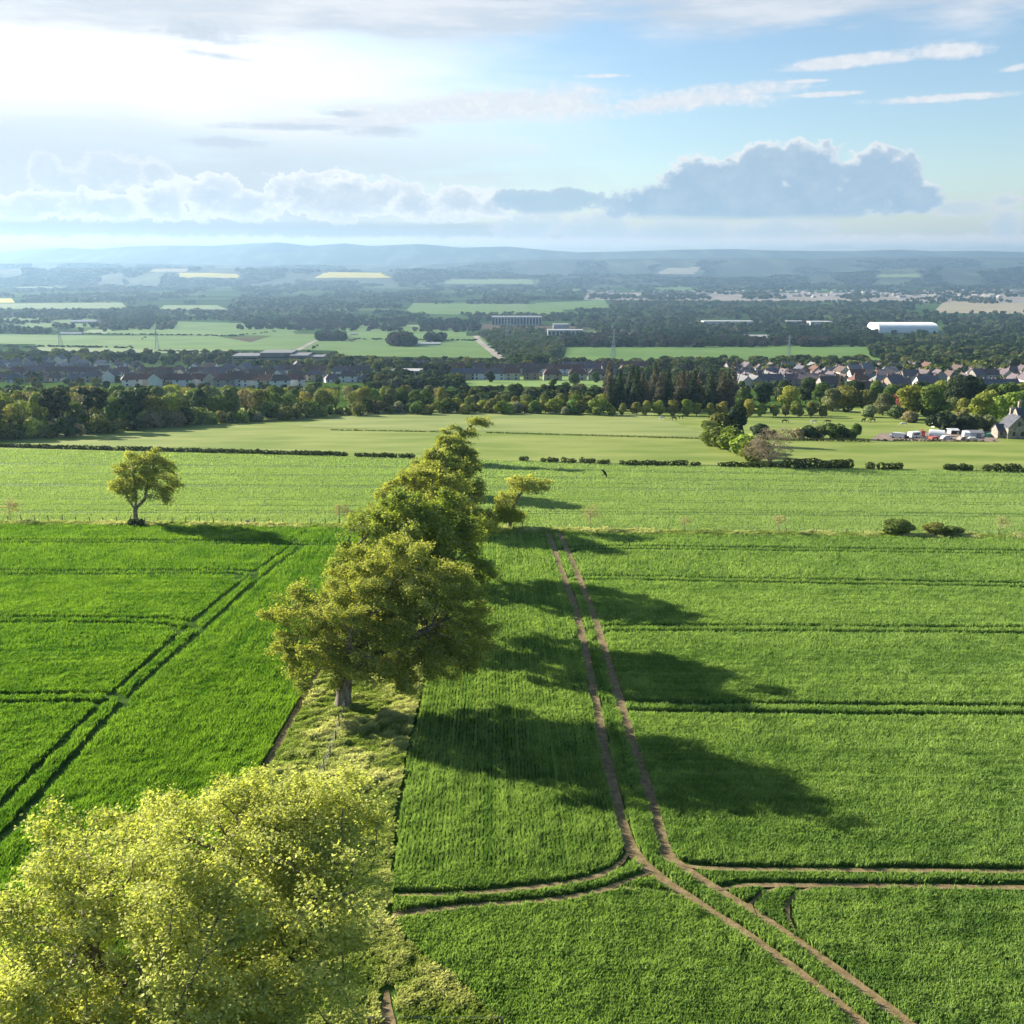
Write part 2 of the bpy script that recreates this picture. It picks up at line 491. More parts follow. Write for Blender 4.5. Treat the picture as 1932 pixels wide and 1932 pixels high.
def sheet(name, quad, nx, ny, mat, off, label):
    """a field laid on the ground: quad = corners as seen (left-near, right-near, right-far, left-far)"""
    q = np.array(quad, float)
    s = np.linspace(0, 1, nx)[None, :, None]; t = np.linspace(0, 1, ny)[:, None, None]
    p = (q[0] * (1 - s) + q[1] * s) * (1 - t) + (q[3] * (1 - s) + q[2] * s) * t
    v = G(p[..., 0], p[..., 1]); v[..., 2] += off
    i = (np.arange(ny - 1)[:, None] * nx + np.arange(nx - 1)[None]).ravel()
    o = obj(name, mesh_np(name, v.reshape(-1, 3), np.stack([i, i + 1, i + nx + 1, i + nx], -1), [mat], smooth=True))
    return tag(o, label, kind='structure')


def fieldmat(name, a, b, scale=.05, stretch=(1, 1, 1), bump=.06, bscale=1.5):
    return noisemat(name, [a, b], scale, 6, .8, bump, bscale, stretch, spec=.1, contrast=(.36, .64))


P_past = fieldmat('pasture_turf', (.145, .205, .035), (.24, .28, .072), .11, (.35, 1, 1), .10, 1.6)
P_past2 = fieldmat('pale_turf', (.17, .22, .06), (.26, .295, .095), .09, (.3, 1, 1), .08, 1.2)
P_lawn = fieldmat('lawn_turf', (.16, .25, .06), (.19, .28, .08), .05)
P_green = fieldmat('young_crop', (.085, .165, .034), (.125, .21, .046), .012, (1, 1, 1), .05, .6)
P_green2 = fieldmat('grey_green_crop', (.09, .165, .034), (.115, .195, .044), .012, (1, 1, 1), .05, .6)
P_pale = fieldmat('pale_crop', (.17, .22, .085), (.21, .26, .11), .012)
P_rape = fieldmat('rape_flowers', (.50, .40, .05), (.60, .48, .08), .01)
P_buff = fieldmat('stubble', (.30, .26, .16), (.36, .31, .21), .01)
P_town = fieldmat('bare_earth', (.24, .20, .16), (.33, .29, .25), .01)

# the middle ground behind the second hedge
sheet('field', [(-160, 845), (2090, 894), (2090, 770), (-160, 770)], 120, 12, P_past, .06, 'bright pasture between the hedges and the wood')
sheet('field', [(-260, 986), (2200, 1019), (2200, 898), (-260, 841)], 120, 14, fieldmat('crop_floor', (.075, .13, .03), (.13, .20, .05), .5, (.25, 1, 1), .03, 3), .015, 'green floor of the paler crop field')
sheet('field', [(560, 806), (1345, 826), (1235, 782), (690, 776)], 40, 6, P_past2, .12, 'paler top strip of pasture below the wood')
sheet('field', [(880, 728), (1150, 732), (1135, 710), (870, 712)], 20, 4, P_lawn, .15, 'mown park field in front of the terraces')
# beyond the village
far = [
    ([(70, 656), (560, 662), (400, 633), (60, 634)], P_green, 'green field with a hedge below the pylon'),
    ([(190, 630), (560, 634), (540, 612), (300, 606)], P_green, 'broad green field on the rise'),
    ([(440, 656), (690, 664), (640, 630), (520, 632)], P_green2, 'grey green field beside the round copse'),
    ([(620, 672), (952, 676), (905, 634), (680, 636)], P_green2, 'green field sloping down to the road'),
    ([(640, 640), (880, 640), (880, 617), (640, 615)], P_green, 'green field behind the white barn'),
    ([(-60, 648), (250, 652), (235, 634), (-60, 630)], P_green, 'green field at the edge of the valley'),
    ([(150, 629), (430, 633), (420, 624), (170, 622)], P_pale, 'pale strip of field above the hedge'),
    ([(440, 623), (560, 625), (560, 617), (480, 615)], P_pale, 'small pale field by the copse'),
    ([(60, 663), (430, 668), (440, 660), (70, 656)], P_pale, 'pale strip of field next to the houses'),
    ([(-60, 583), (240, 582), (230, 571), (-60, 573)], P_pale, 'long pale field before the far wood'),
    ([(-60, 618), (200, 618), (170, 598), (-60, 600)], P_green2, 'green field among scattered trees'),
    ([(300, 584), (430, 584), (410, 576), (310, 576)], P_pale, 'small pale field among dark woods'),
    ([(660, 618), (860, 618), (850, 613), (670, 613)], P_pale, 'thin pale strip between two woods'),
    ([(760, 592), (1080, 596), (1040, 574), (780, 572)], P_green2, 'flat green field in the plain'),
    ([(880, 584), (1000, 585), (990, 574), (895, 574)], P_town, 'dark ploughed patch in the plain'),
    ([(1000, 588), (1150, 580), (1140, 566), (1010, 572)], P_green2, 'far green field in the plain'),
    ([(1060, 690), (1700, 680), (1690, 650), (1070, 656)], P_green, 'green field in front of the dark tree strip'),
    ([(1100, 566), (1480, 568), (1480, 553), (1110, 552)], P_town, 'pale open ground near the far town'),
    ([(1480, 568), (1990, 572), (1990, 550), (1480, 553)], P_town, 'pale open ground with far houses'),
    ([(1760, 590), (1990, 594), (1990, 572), (1780, 570)], P_buff, 'buff field behind the woods'),
    ([(-40, 572), (28, 571), (22, 563), (-40, 563)], P_rape, 'yellow flowering field at the edge of the plain'),
    ([(830, 536), (1010, 537), (1000, 529), (850, 529)], P_pale, 'long pale field before the blue ridge'),
    ([(1000, 535), (1140, 535), (1130, 531), (1010, 530)], P_pale, 'pale field continuing before the blue ridge'),
    ([(860, 548), (1100, 549), (1090, 541), (880, 540)], P_green2, 'dull green far field'),
    ([(1230, 549), (1640, 550), (1600, 537), (1250, 537)], P_green2, 'wide dull green far field'),
    ([(30, 543), (130, 544), (130, 539), (40, 538)], P_pale, 'thin pale far field'),
]
for q, m, lab in far: sheet('field', q, 14, 14, m, .35, lab)


# ---------------------------------------------------------------- hills on the horizon
m_hill = noisemat('hill_cover', [(.012, .022, .015), (.03, .045, .022), (.085, .105, .048)], .0035, 7, .9, stretch=(1, .35, 1), contrast=(.38, .66))


def hills(prof, dist, depth, seed, label, rough=.035):
    """ridge whose skyline passes the given points; slopes fall to the plain before and behind it"""
    px = np.linspace(-250, 2200, 420)
    py = np.interp(px, *zip(*prof))
    az = np.array([azel(x, y) for x, y in zip(px, py)])
    X = np.tan(np.radians(az[:, 0])) * dist
    R = np.hypot(X, dist)
    top = CAM_H + np.tan(np.radians(az[:, 1])) * R
    base = float(hgt(dist - depth)) - 4
    t = np.concatenate([np.linspace(-1, 0, 26), np.linspace(.1, 1, 8)])
    prof_t = np.where(t < 0, (1 - np.abs(t)) ** 1.25, (1 - t) ** 1.1)
    V = []
    for k, tt in enumerate(t):
        n = fbm(X / (dist * .05) + 31 * seed, np.full_like(X, tt * 3.0), seed, 4) - .5
        h = base + (top - base) * np.clip(prof_t[k] + n * rough * 8 * prof_t[k] * (1 - prof_t[k]) * 2, 0, 1)
        V.append(np.stack([X, np.full_like(X, dist + tt * depth), h], -1))
    V = np.array(V); r, n = V.shape[:2]
    i = (np.arange(r - 1)[:, None] * n + np.arange(n - 1)[None]).ravel()
    o = obj('hills', mesh_np('hills', V.reshape(-1, 3), np.stack([i, i + 1, i + n + 1, i + n], -1), [m_hill], smooth=True))
    tag(o, label, kind='structure')
    x, y, z = V[..., 0], V[..., 1], V[..., 2] - CAM_H; cp, sp_ = math.cos(PITCH), math.sin(PITCH)
    zc = y * cp - z * sp_
    return V, CX + FPX * x / zc, CY - FPX * (y * sp_ + z * cp) / zc


def hill_field(hill, quad, mat, label):
    """a field lying on the slope of a hill"""
    V, U, W = hill; r, n = U.shape
    j = np.arange(26 - 1)[:, None] * n + np.arange(n - 1)[None]; f = np.stack([j, j + 1, j + n + 1, j + n], -1).reshape(-1, 4)
    uc, wc = U.ravel()[f].mean(1), W.ravel()[f].mean(1); c = np.zeros(len(f), bool); m = len(quad)
    for i in range(m):
        (x0, y0), (x1, y1) = quad[i], quad[(i + 1) % m]
        k = ((y0 > wc) != (y1 > wc)) & (uc < (x1 - x0) * (wc - y0) / (y1 - y0 + 1e-9) + x0); c ^= k
    f = f[c]
    if not len(f): return
    ids, inv = np.unique(f, return_inverse=True)
    v = V.reshape(-1, 3)[ids].copy(); v[:, 2] += 4
    tag(obj('field', mesh_np('field', v, inv.reshape(-1, 4), [mat], smooth=True)), label, kind='structure')


hills([(-250, 474), (0, 476), (60, 470), (120, 467), (180, 470), (240, 465), (290, 463), (400, 464), (460, 460), (525, 457), (585, 464), (650, 459), (700, 464), (790, 460), (870, 467), (960, 465),
       (1030, 472), (1090, 476), (1160, 475), (1290, 471), (1390, 470), (1440, 472), (1500, 473), (1600, 474), (1700, 471), (1760, 474), (1850, 473), (1932, 476), (2200, 474)], 13500, 2500, 3, 'long blue ridge of hills along the horizon')
low_hills = hills([(-250, 500), (0, 497), (150, 494), (300, 497), (480, 501), (600, 498), (760, 502), (900, 494), (1000, 490), (1200, 488), (1400, 487), (1550, 488), (1700, 484), (1932, 486), (2200, 484)], 10600, 1700, 5, 'lower blue hills in front of the ridge')
rise = hills([(-250, 512), (0, 507), (200, 509), (330, 504), (500, 508), (720, 512), (790, 508), (850, 511), (1000, 517), (1200, 520), (1500, 519), (1600, 516), (1680, 508), (1760, 504), (1850, 507), (1932, 505), (2200, 508)], 8300, 1500, 8, 'low wooded rise at the far side of the plain')

for q, m, lab in [([(592, 525), (738, 525), (716, 515), (612, 515)], P_rape, 'yellow flowering field on the low rise in the middle of the plain'), ([(335, 524), (452, 525), (446, 517), (338, 516)], P_rape, 'yellow flowering field on the low rise at the left'),
                  ([(285, 514), (352, 514), (352, 508), (288, 508)], P_buff, 'buff field high on the low rise'), ([(835, 536), (1010, 537), (1000, 528), (850, 528)], P_pale, 'long pale field at the foot of the rise'),
                  ([(1650, 524), (1740, 524), (1735, 518), (1660, 518)], P_pale, 'pale field on the wooded hill at the right')]: hill_field(rise, q, m, lab)
for q, m, lab in [([(1232, 518), (1310, 517), (1322, 505), (1262, 506)], P_buff, 'buff field below the blue hills')]: hill_field(low_hills, q, m, lab)

# ---------------------------------------------------------------- air
hz = MB(); hz.box(-30000, 30000, -600, 16600, -320, 250)
m, nt, out = newmat('haze_air')
pv = nd(nt, 'ShaderNodeVolumePrincipled'); pv.inputs['Color'].default_value = (.33, .52, .74, 1)
pv.inputs['Density'].default_value = HAZE; pv.inputs['Anisotropy'].default_value = .35
nt.links.new(pv.outputs[0], out.inputs['Volume'])
m.cycles.homogeneous_volume = True
tag(obj('haze', hz.mesh('haze', [m])), 'thin blue haze over the valley', kind='stuff')
# ---------------------------------------------------------------- standing crop, wheel tracks, rough grass
def wpoly(pts):
    p = np.array(pts, float); return G(p[:, 0], p[:, 1])[:, :2]


def resample(p, step):
    d = np.concatenate([[0], np.cumsum(np.linalg.norm(np.diff(p, axis=0), axis=1))])
    n = max(2, int(d[-1] / step)); t = np.linspace(0, d[-1], n)
    return np.stack([np.interp(t, d, p[:, k]) for k in range(p.shape[1])], -1)


def smoothline(p, k=2):
    """rounds the corners of a polyline"""
    for _ in range(k):
        q = [p[0]]
        for a, b in zip(p[:-1], p[1:]): q += [a * .75 + b * .25, a * .25 + b * .75]
        p = np.array(q + [p[-1]])
    return p


def offset(p, d):
    t = np.gradient(p, axis=0); t /= np.linalg.norm(t, axis=1)[:, None] + 1e-9
    return p + d * np.stack([-t[:, 1], t[:, 0]], -1)


def dist_to(p, x, y):
    """distance of many points to a polyline"""
    best = np.full(x.shape, 1e9)
    bx0, bx1 = p[:, 0].min() - 3, p[:, 0].max() + 3; by0, by1 = p[:, 1].min() - 3, p[:, 1].max() + 3
    sel = np.where((x > bx0) & (x < bx1) & (y > by0) & (y < by1))[0]
    if not len(sel): return best
    xs, ys = x[sel], y[sel]; b = np.full(xs.shape, 1e9)
    for a, c in zip(p[:-1], p[1:]):
        d = c - a; L = d @ d + 1e-12
        t = np.clip(((xs - a[0]) * d[0] + (ys - a[1]) * d[1]) / L, 0, 1)
        b = np.minimum(b, (xs - a[0] - t * d[0]) ** 2 + (ys - a[1] - t * d[1]) ** 2)
    best[sel] = np.sqrt(b)
    return best


TR = []   # (polyline, width, soil shows)


def track(pts, wd, soil=False, k=2): TR.append((resample(smoothline(wpoly(pts), k), .8), wd, soil))


def tram(pts, gauge=1.9, wd=.46, k=2, soil=False):
    p = resample(smoothline(wpoly(pts), k), .8)
    TR.append((offset(p, gauge / 2), wd, soil)); TR.append((offset(p, -gauge / 2), wd, soil))


# left field: headland wheelings beside the tree row and the tramlines running into them
LA = [(-420, 1900), (-200, 1715), (0, 1527), (100, 1420), (215, 1308), (350, 1186), (475, 1083), (540, 1037), (548, 1030)]
LB = [(-420, 1985), (-200, 1790), (0, 1592), (110, 1465), (245, 1312), (385, 1189), (495, 1088), (563, 1037), (572, 1030)]
track(LA, .72); track(LB, .78)
tram([(-500, 1024), (0, 1022), (300, 1023), (640, 1028), (700, 1029)], wd=1.25)
tram([(-500, 1080), (0, 1081), (130, 1082), (300, 1081), (440, 1080), (470, 1085), (462, 1094)], wd=1.1)
tram([(-500, 1172), (0, 1171), (300, 1173), (345, 1180), (352, 1192)], wd=.85)
tram([(-500, 1322), (0, 1321), (170, 1319), (212, 1322), (205, 1340)], wd=.85)
tram([(-700, 1580), (-400, 1560), (-150, 1545)], wd=.85)
# right field
RA = [(1034, 1005), (1040, 1020), (1060, 1080), (1085, 1145), (1101, 1210), (1116, 1290), (1131, 1370), (1150, 1460), (1166, 1530), (1182, 1590), (1208, 1628), (1246, 1660), (1300, 1697), (1380, 1748), (1470, 1812), (1570, 1890), (1625, 1936), (1760, 2060)]
RB = [(1054, 1005), (1062, 1020), (1086, 1075), (1112, 1140), (1131, 1195), (1150, 1260), (1171, 1330), (1192, 1400), (1216, 1470), (1236, 1540), (1249, 1592), (1262, 1622), (1300, 1648), (1352, 1682), (1430, 1730), (1540, 1806), (1650, 1888), (1712, 1934), (1860, 2060)]
track(RA, .76, 1.1); track(RB, .76, 1.1)
track([(1191, 1600), (1172, 1634), (1122, 1659), (1018, 1676), (879, 1689), (735, 1691)], .8, .5)
track([(1230, 1648), (1170, 1668), (1136, 1684), (1018, 1704), (879, 1710), (800, 1722), (735, 1735)], .8, .5)
track([(1290, 1694), (1225, 1680), (1180, 1676), (1140, 1683)], .45, True)
track([(1250, 1618), (1275, 1632), (1328, 1642), (1600, 1644), (1932, 1646), (2300, 1650)], .84, .45)
track([(1352, 1682), (1400, 1672), (1438, 1672), (1700, 1674), (1932, 1677), (2300, 1682)], .84, .5)
track([(1428, 1735), (1410, 1715), (1425, 1692), (1470, 1676)], .5, True)
track([(1500, 1760), (1480, 1722), (1490, 1692), (1530, 1677)], .5, True)
tram([(1135, 1310), (1160, 1330), (1215, 1338), (1500, 1340), (1932, 1343), (2300, 1347)], wd=.85)
tram([(1105, 1210), (1118, 1193), (1150, 1187), (1500, 1188), (1932, 1192), (2300, 1196)], wd=.85)
tram([(1075, 1095), (1100, 1090), (1400, 1097), (1932, 1106), (2300, 1111)], wd=1.1)
tram([(1068, 1042), (1085, 1034), (1200, 1034), (1400, 1037), (1932, 1043), (2300, 1046)], wd=1.25)
tram([(1034, 1012), (980, 1006), (900, 1004)], wd=.6)
# the field beyond the fence: worn lines running across
for k, (ya, yb, yc) in enumerate([(966, 968, 972), (940, 944, 950), (915, 920, 928), (893, 900, 910), (875, 884, 897)]):
    tram([(-400, ya - 2), (0, ya), (900, yb), (1500, yc - 1), (1932, yc + 2), (2300, yc + 4)], wd=[1.0, .8, 1.3, 1.0, 1.2][k])
for ya in (953, 905, 863):
    track([(-400, ya), (0, ya), (600, ya + 2), (1300, ya + 10), (1932, ya + 18), (2300, ya + 22)], .8)

# borders of the strip of rough grass under the trees, as x over y
_l = wpoly([(951, 641.5), (790, 938), (600, 1290), (530, 1420), (360, 1735), (180, 2070)][1:]); _l = _l[np.argsort(_l[:, 1])]
_r = wpoly([(858, 1020), (800, 1260), (766, 1380), (737, 1530), (728, 1640), (728, 1690), (738, 1760), (800, 1815), (862, 1862), (932, 1934), (1010, 2020), (1100, 2150)]); _r = _r[np.argsort(_r[:, 1])]
XL = lambda y: np.interp(y, _l[:, 1], _l[:, 0])
XR = lambda y: np.interp(y, _r[:, 1], _r[:, 0])
_f = wpoly([(-500, 986), (0, 988), (300, 990), (640, 994), (960, 1001), (1300, 1006), (1932, 1014), (2400, 1020)])
YF = lambda x: np.interp(x, _f[:, 0], _f[:, 1])          # the fence line
_h = wpoly([(-500, 839), (0, 846), (650, 861), (780, 864), (980, 870), (1170, 877), (1600, 884), (1932, 889), (2400, 893)])
YH = lambda x: np.interp(x, _h[:, 0], _h[:, 1])          # the hedge line
_la = resample(wpoly(LA), 1.0); _la = _la[np.argsort(_la[:, 1])]
XLA = lambda y: np.interp(y, _la[:, 1], _la[:, 0])
_ra = resample(wpoly(RA), 1.0); _ra = _ra[np.argsort(_ra[:, 1])]
XRA = lambda y: np.interp(y, _ra[:, 1], _ra[:, 0])


def rows(y0, y1, direction, spacing, along):
    """planting points in drill rows between two distances; direction in radians from the x axis"""
    wdt = .63 * y1 + 14
    R = math.hypot(wdt, (y1 - y0) / 2) + 2
    ca, sa = math.cos(direction), math.sin(direction)
    # rows: offsets along the normal, steps along the direction, clipped to the bounding box
    cy = (y0 + y1) / 2
    if abs(ca) > .7: nn, aa = (y1 - y0) / 2 / abs(ca) + wdt * abs(sa / ca) + 1, wdt / abs(ca) + 3
    else: nn, aa = wdt + (y1 - y0), (y1 - y0) / 2 / abs(sa) + 3
    o = np.arange(-nn, nn, spacing); s = np.arange(-aa, aa, along)
    O, S = np.meshgrid(o, s, indexing='ij')
    O = O.ravel() + rng.normal(0, spacing * .07, O.size); S = S.ravel() + rng.uniform(-.5, .5, S.size) * along
    if abs(ca) > .7: S = S - 0
    x = S * ca - O * sa; y = S * sa + O * ca + cy
    if abs(ca) <= .7: x = x
    k = (y >= y0) & (y < y1) & (np.abs(x) < .63 * y + 10)
    return x[k], y[k], np.repeat(np.arange(len(o)), len(s))[k]


def blades(x, y, h, wd, nb, lean, seed, spread=.5, bend=.35):
    """nb tapering blades per planting point; returns verts, tris, tint"""
    n = len(x); r = np.random.default_rng(seed)
    x = np.repeat(x, nb); y = np.repeat(y, nb); h = np.repeat(h, nb) * r.uniform(.72, 1.12, n * nb); m = n * nb
    a = r.uniform(0, 2 * PI, m)
    x = x + r.normal(0, wd * 1.2, m); y = y + r.normal(0, wd * 1.2, m)
    z = hgt(y)
    b = a + PI / 2 + r.normal(0, .4, m)
    ww = wd * r.uniform(.7, 1.3, m) * .5
    tx = np.cos(b) * h * spread * r.uniform(.1, 1, m) + lean[0] * h; ty = np.sin(b) * h * spread * r.uniform(.1, 1, m) + lean[1] * h
    v = np.empty((m, 4, 3))
    v[:, 0] = np.stack([x - np.cos(a) * ww, y - np.sin(a) * ww, z - .03], -1)
    v[:, 1] = np.stack([x + np.cos(a) * ww, y + np.sin(a) * ww, z - .03], -1)
    v[:, 2] = np.stack([x + tx * bend + np.cos(a) * ww * .9, y + ty * bend + np.sin(a) * ww * .9, z + h * .62], -1)
    v[:, 3] = np.stack([x + tx, y + ty, z + h * (1 - .35 * spread)], -1)
    i = np.arange(m)[:, None] * 4
    f = np.concatenate([i + [0, 1, 2], i + [0, 2, 3]], 0)
    return v.reshape(-1, 3), f, m


def plant(name, regions, mat, label, h0, seed, lod, lean=(.10, -.02), side=None):
    V, F, T, nv = [], [], [], 0
    for (y0, y1, sp, al, wd, nb) in lod:
        for ri, (direction, mask) in enumerate(regions):
            x, y, ri_ = rows(y0, y1, direction, sp, al)
            k = mask(x, y)
            x, y, ri_ = x[k], y[k], ri_[k]
            for p, w_, soil in TR:
                d = dist_to(p, x, y) + rng.normal(0, .03, len(x)) + .16 * (vnoise(x * .9, y * .9, 77) - .5)
                k = d > w_ / 2
                x, y, ri_ = x[k], y[k], ri_[k]
            if not len(x): continue
            big = fbm(x * .06, y * .06, seed + 5, 3); mid = fbm(x * .45, y * .45, seed + 9, 3); fine = vnoise(x * 1.7, y * 1.7, seed + 2)
            h = h0 * (.52 + .45 * mid + .28 * fine + .28 * vnoise(x * 2.6 + 7, y * 1.5, seed + 21))
            v, f, m = blades(x, y, h, wd, nb, lean, seed + int(y0), .34 if abs(direction) > .5 else .42)
            rt = np.random.default_rng(seed + 40).normal(0, .13, 6000)[ri_ % 6000] * fbm(x * .05, y * .05, seed + 12, 2) * 2
            t = np.repeat(np.clip(.5 + .55 * (big - .5) + .8 * (mid - .5) + .3 * (fine - .5) + rt, 0, 1), nb)
            t = np.clip(t + np.random.default_rng(seed + 3).normal(0, .22, m), 0, 1)
            V.append(v); F.append(f + nv); T.append(np.repeat(t, 4)); nv += len(v)
    o = obj(name, mesh_np(name, np.concatenate(V), np.concatenate(F), [mat], np.concatenate(T)))
    return tag(o, label, kind='stuff')


m_cropL = leafmat('cereal_blades_lush', (.062, .165, .020), (.225, .365, .055), .42, tr_col=(1.2, 1.25, .5))
m_cropR = leafmat('cereal_blades', (.115, .215, .055), (.31, .43, .135), .40, tr_col=(1.2, 1.25, .55))
m_cropF = leafmat('cereal_blades_pale', (.22, .335, .105), (.36, .47, .19), .40, tr_col=(1.2, 1.2, .6))
d_l = math.atan2(*(wpoly(LA)[6] - wpoly(LA)[3])[::-1])
lodN = [(20, 44, .24, .045, .021, 5), (44, 62, .25, .06, .028, 5), (62, 84, .28, .10, .038, 5), (84, 112, .32, .16, .055, 5), (112, 150, .36, .26, .08, 4), (150, 175, .5, .42, .11, 4)]
lodF = [(128, 175, .40, .36, .085, 5), (175, 215, .5, .5, .11, 5), (215, 262, .7, .6, .14, 5)]
fence_gap = 1.5
plant('cereal_crop', [(0.0, lambda x, y: (x < XLA(y) - .3) & (y < YF(x) - fence_gap)),
                      (d_l, lambda x, y: (x >= XLA(y) + .0) & (x < XL(y) - .8) & (y < YF(x) - fence_gap))], m_cropL, 'lush green cereal crop left of the tree row', .50, 11, lodN)
plant('cereal_crop', [(PI / 2 + .02, lambda x, y: (x > XR(y) + .55) & (x < XRA(y) + 1.2) & (y > 46) & (y < YF(x) - fence_gap)),
                      (-.03, lambda x, y: (((x >= XRA(y) + 1.2)) | (y <= 46)) & (x > XR(y) + .3) & (y < YF(x) - fence_gap))], m_cropR, 'green cereal crop right of the tree row', .46, 23, lodN)
plant('cereal_crop', [(-.05, lambda x, y: (y > YF(x) + 1.6) & (y < YH(x) - .8))], m_cropF, 'paler cereal crop between the fence and the hedge', .34, 31, lodF)

# bare soil pressed by wheels
m_soil = noisemat('pressed_soil', [(.115, .082, .038), (.20, .148, .073), (.285, .215, .115)], 2.2, 6, .95, .03, 9, contrast=(.25, .75))


def ribbon(p, wd, off, taper=0):
    if taper:
        u = np.arange(len(p)) * .8; wd = (wd * np.clip(np.minimum(u, u[::-1]) / taper, .05, 1) ** .5)[:, None]
    wd = np.asarray(wd)
    a, b = offset(p, wd / 2), offset(p, -wd / 2)
    v = np.concatenate([np.c_[a, hgt(a[:, 1]) + off], np.c_[b, hgt(b[:, 1]) + off]]); n = len(p)
    i = np.arange(n - 1)
    return v, np.stack([i, i + 1, i + 1 + n, i + n], -1)


for ti, (p, w_, soil) in enumerate(TR):
    if soil:
        v, f = ribbon(p, w_ * (.8 if soil is True else soil), .012 + .004 * ti, 3 if len(p) < 40 else 0)
        tag(obj('wheel_track', mesh_np('wheel_track', v, f, [m_soil])), 'bare soil wheel track through the crop', kind='structure')

# rough grass: tree strip, fence bank
m_rough = leafmat('rough_grass_blades', (.20, .29, .06), (.62, .62, .32), .40, tr_col=(1.1, 1.1, .6))


def rough(label, x, y, h0, wd, nb, seed):
    t0 = fbm(x * .35, y * .35, seed, 3); t1 = vnoise(x * 1.1, y * 1.1, seed + 4)
    h = h0 * (.35 + .9 * t0 + .35 * t1)
    tuft = vnoise(x * 2.1, y * 2.1, seed + 8)
    h = h * (.5 + .75 * tuft) * np.clip(y / 62, .42, 1)
    v, f, m = blades(x, y, h, wd, nb, (.24, -.06), seed, .6, .3)
    t = np.repeat(np.clip(.18 + 1.9 * (t0 - .42) + .5 * (tuft - .5), 0, 1), nb) + np.random.default_rng(seed).normal(0, .16, m)
    tag(obj('rough_grass', mesh_np('rough_grass', v, f, [m_rough], np.repeat(np.clip(t, 0, 1), 4))), label, kind='stuff')


y = rng.uniform(24, 150, 160000); y = y[rng.uniform(0, 1, len(y)) < np.clip(70 / y, .25, 1)]
x = XL(y) + (XR(y) - XL(y)) * rng.uniform(-.02, 1.02, len(y))
# worn wheelings and thin patches in the strip at the near end
thin = (dist_to(wpoly([(742, 1980), (728, 1900), (730, 1870)]), x, y) < .4) | (dist_to(wpoly([(752, 1722), (800, 1728)]), x, y) < .9)
k = ~thin
rough('rough pale grass under the row of trees', x[k], y[k], .56, .03, 6, 41)
v, f = ribbon(resample(smoothline(wpoly([(752, 2030), (736, 1950), (728, 1900), (730, 1870)])), .8), .8, .03, 2.5)
tag(obj('wheel_track', mesh_np('wheel_track', v, f, [m_soil])), 'trodden soil beside the near tree', kind='structure')
v, f = ribbon(resample(wpoly([(742, 1722), (800, 1728)]), .8), 1.9, .035)
tag(obj('bare_patch', mesh_np('bare_patch', v, f, [m_soil])), 'bare soil where the headland tracks start', kind='structure')
v, f = ribbon(resample(np.stack([XL(np.linspace(40, 110, 60)) - .42, np.linspace(40, 110, 60)], -1), .8), .75, .04)
tag(obj('wheel_track', mesh_np('wheel_track', v, f, [m_soil])), 'soil edge between the left crop and the rough grass', kind='structure')
x = rng.uniform(-115, 125, 26000); y = YF(x) + rng.normal(0, .75, len(x))
rough('pale grass bank along the fence', x, y, .62, .11, 3, 57)
# ---------------------------------------------------------------- the large trees, grown branch by branch
m_bark = noisemat('bark', [(.07, .058, .045), (.17, .145, .115), (.27, .235, .19)], 3.5, 6, .95, .03, 14, (1, 1, .35))
m_bark_pale = noisemat('pale_twigs', [(.20, .15, .11), (.34, .27, .20)], 3, 4, .95)


def grow(env, base, top, seed, natt=1600, step=.45, kill=.75, infl=5, wind=(.30, 0, -.04), clusters=90, csig=.75):
    """grows a branching skeleton into a cloud of attraction points.
    env: ellipsoids (cx,cy,cz,rx,ry,rz) round the trunk foot; top: polylines the stems follow"""
    r = np.random.default_rng(seed)
    vol = np.array([e[3] * e[4] * e[5] for e in env]); pick = r.choice(len(env), clusters, p=vol / vol.sum())
    cc = []
    for k in pick:
        e = np.array(env[k]); d = r.normal(0, 1, 3); d /= np.linalg.norm(d)
        cc.append(e[:3] + d * e[3:] * r.uniform(.35, 1.0) ** .6)
    cc = np.array(cc)
    per = natt // clusters
    att = (cc[:, None] + r.normal(0, csig, (clusters, per, 3)) * [1.15, 1, .55]).reshape(-1, 3)
    att = att[att[:, 2] > 1.6]
    nodes = []; par = []
    for pl in top:
        pl = resample(np.array(pl, float), step); last = -1
        if nodes:
            last = int(np.argmin(np.linalg.norm(np.array(nodes) - pl[0], axis=1))); pl = pl[1:]
        for p in pl:
            nodes.append(p); par.append(last); last = len(nodes) - 1
    P = np.array(nodes); par = list(par)
    near = np.full(len(att), 1e9); who = np.zeros(len(att), int); alive = np.ones(len(att), bool)

    def upd(i0):
        Q = P[i0:]
        for a in range(0, len(Q), 400):
            d = np.linalg.norm(att[:, None] - Q[None, a:a + 400], axis=2)
            j = d.argmin(1); dm = d[np.arange(len(att)), j]; k = dm < near
            near[k] = dm[k]; who[k] = i0 + a + j[k]
    upd(0)
    wv = np.array(wind)
    for it in range(160):
        alive &= near > kill
        if not alive.any(): break
        k = alive & (near < (infl if it > 4 else 1e9))
        if not k.any(): k = alive & (near <= near[alive].min() + .5)
        s = np.zeros_like(P); dd = att[k] - P[who[k]]; dd /= np.linalg.norm(dd, axis=1)[:, None]
        np.add.at(s, who[k], dd)
        g = np.where(np.linalg.norm(s, axis=1) > 1e-6)[0]
        d = s[g]; d /= np.linalg.norm(d, axis=1)[:, None]
        d = d + wv + r.normal(0, .16, d.shape); d /= np.linalg.norm(d, axis=1)[:, None]
        new = P[g] + d * step
        if len(P) > 16000: break
        i0 = len(P); P = np.concatenate([P, new]); par += list(g); upd(i0)
    return P, np.array(par), att


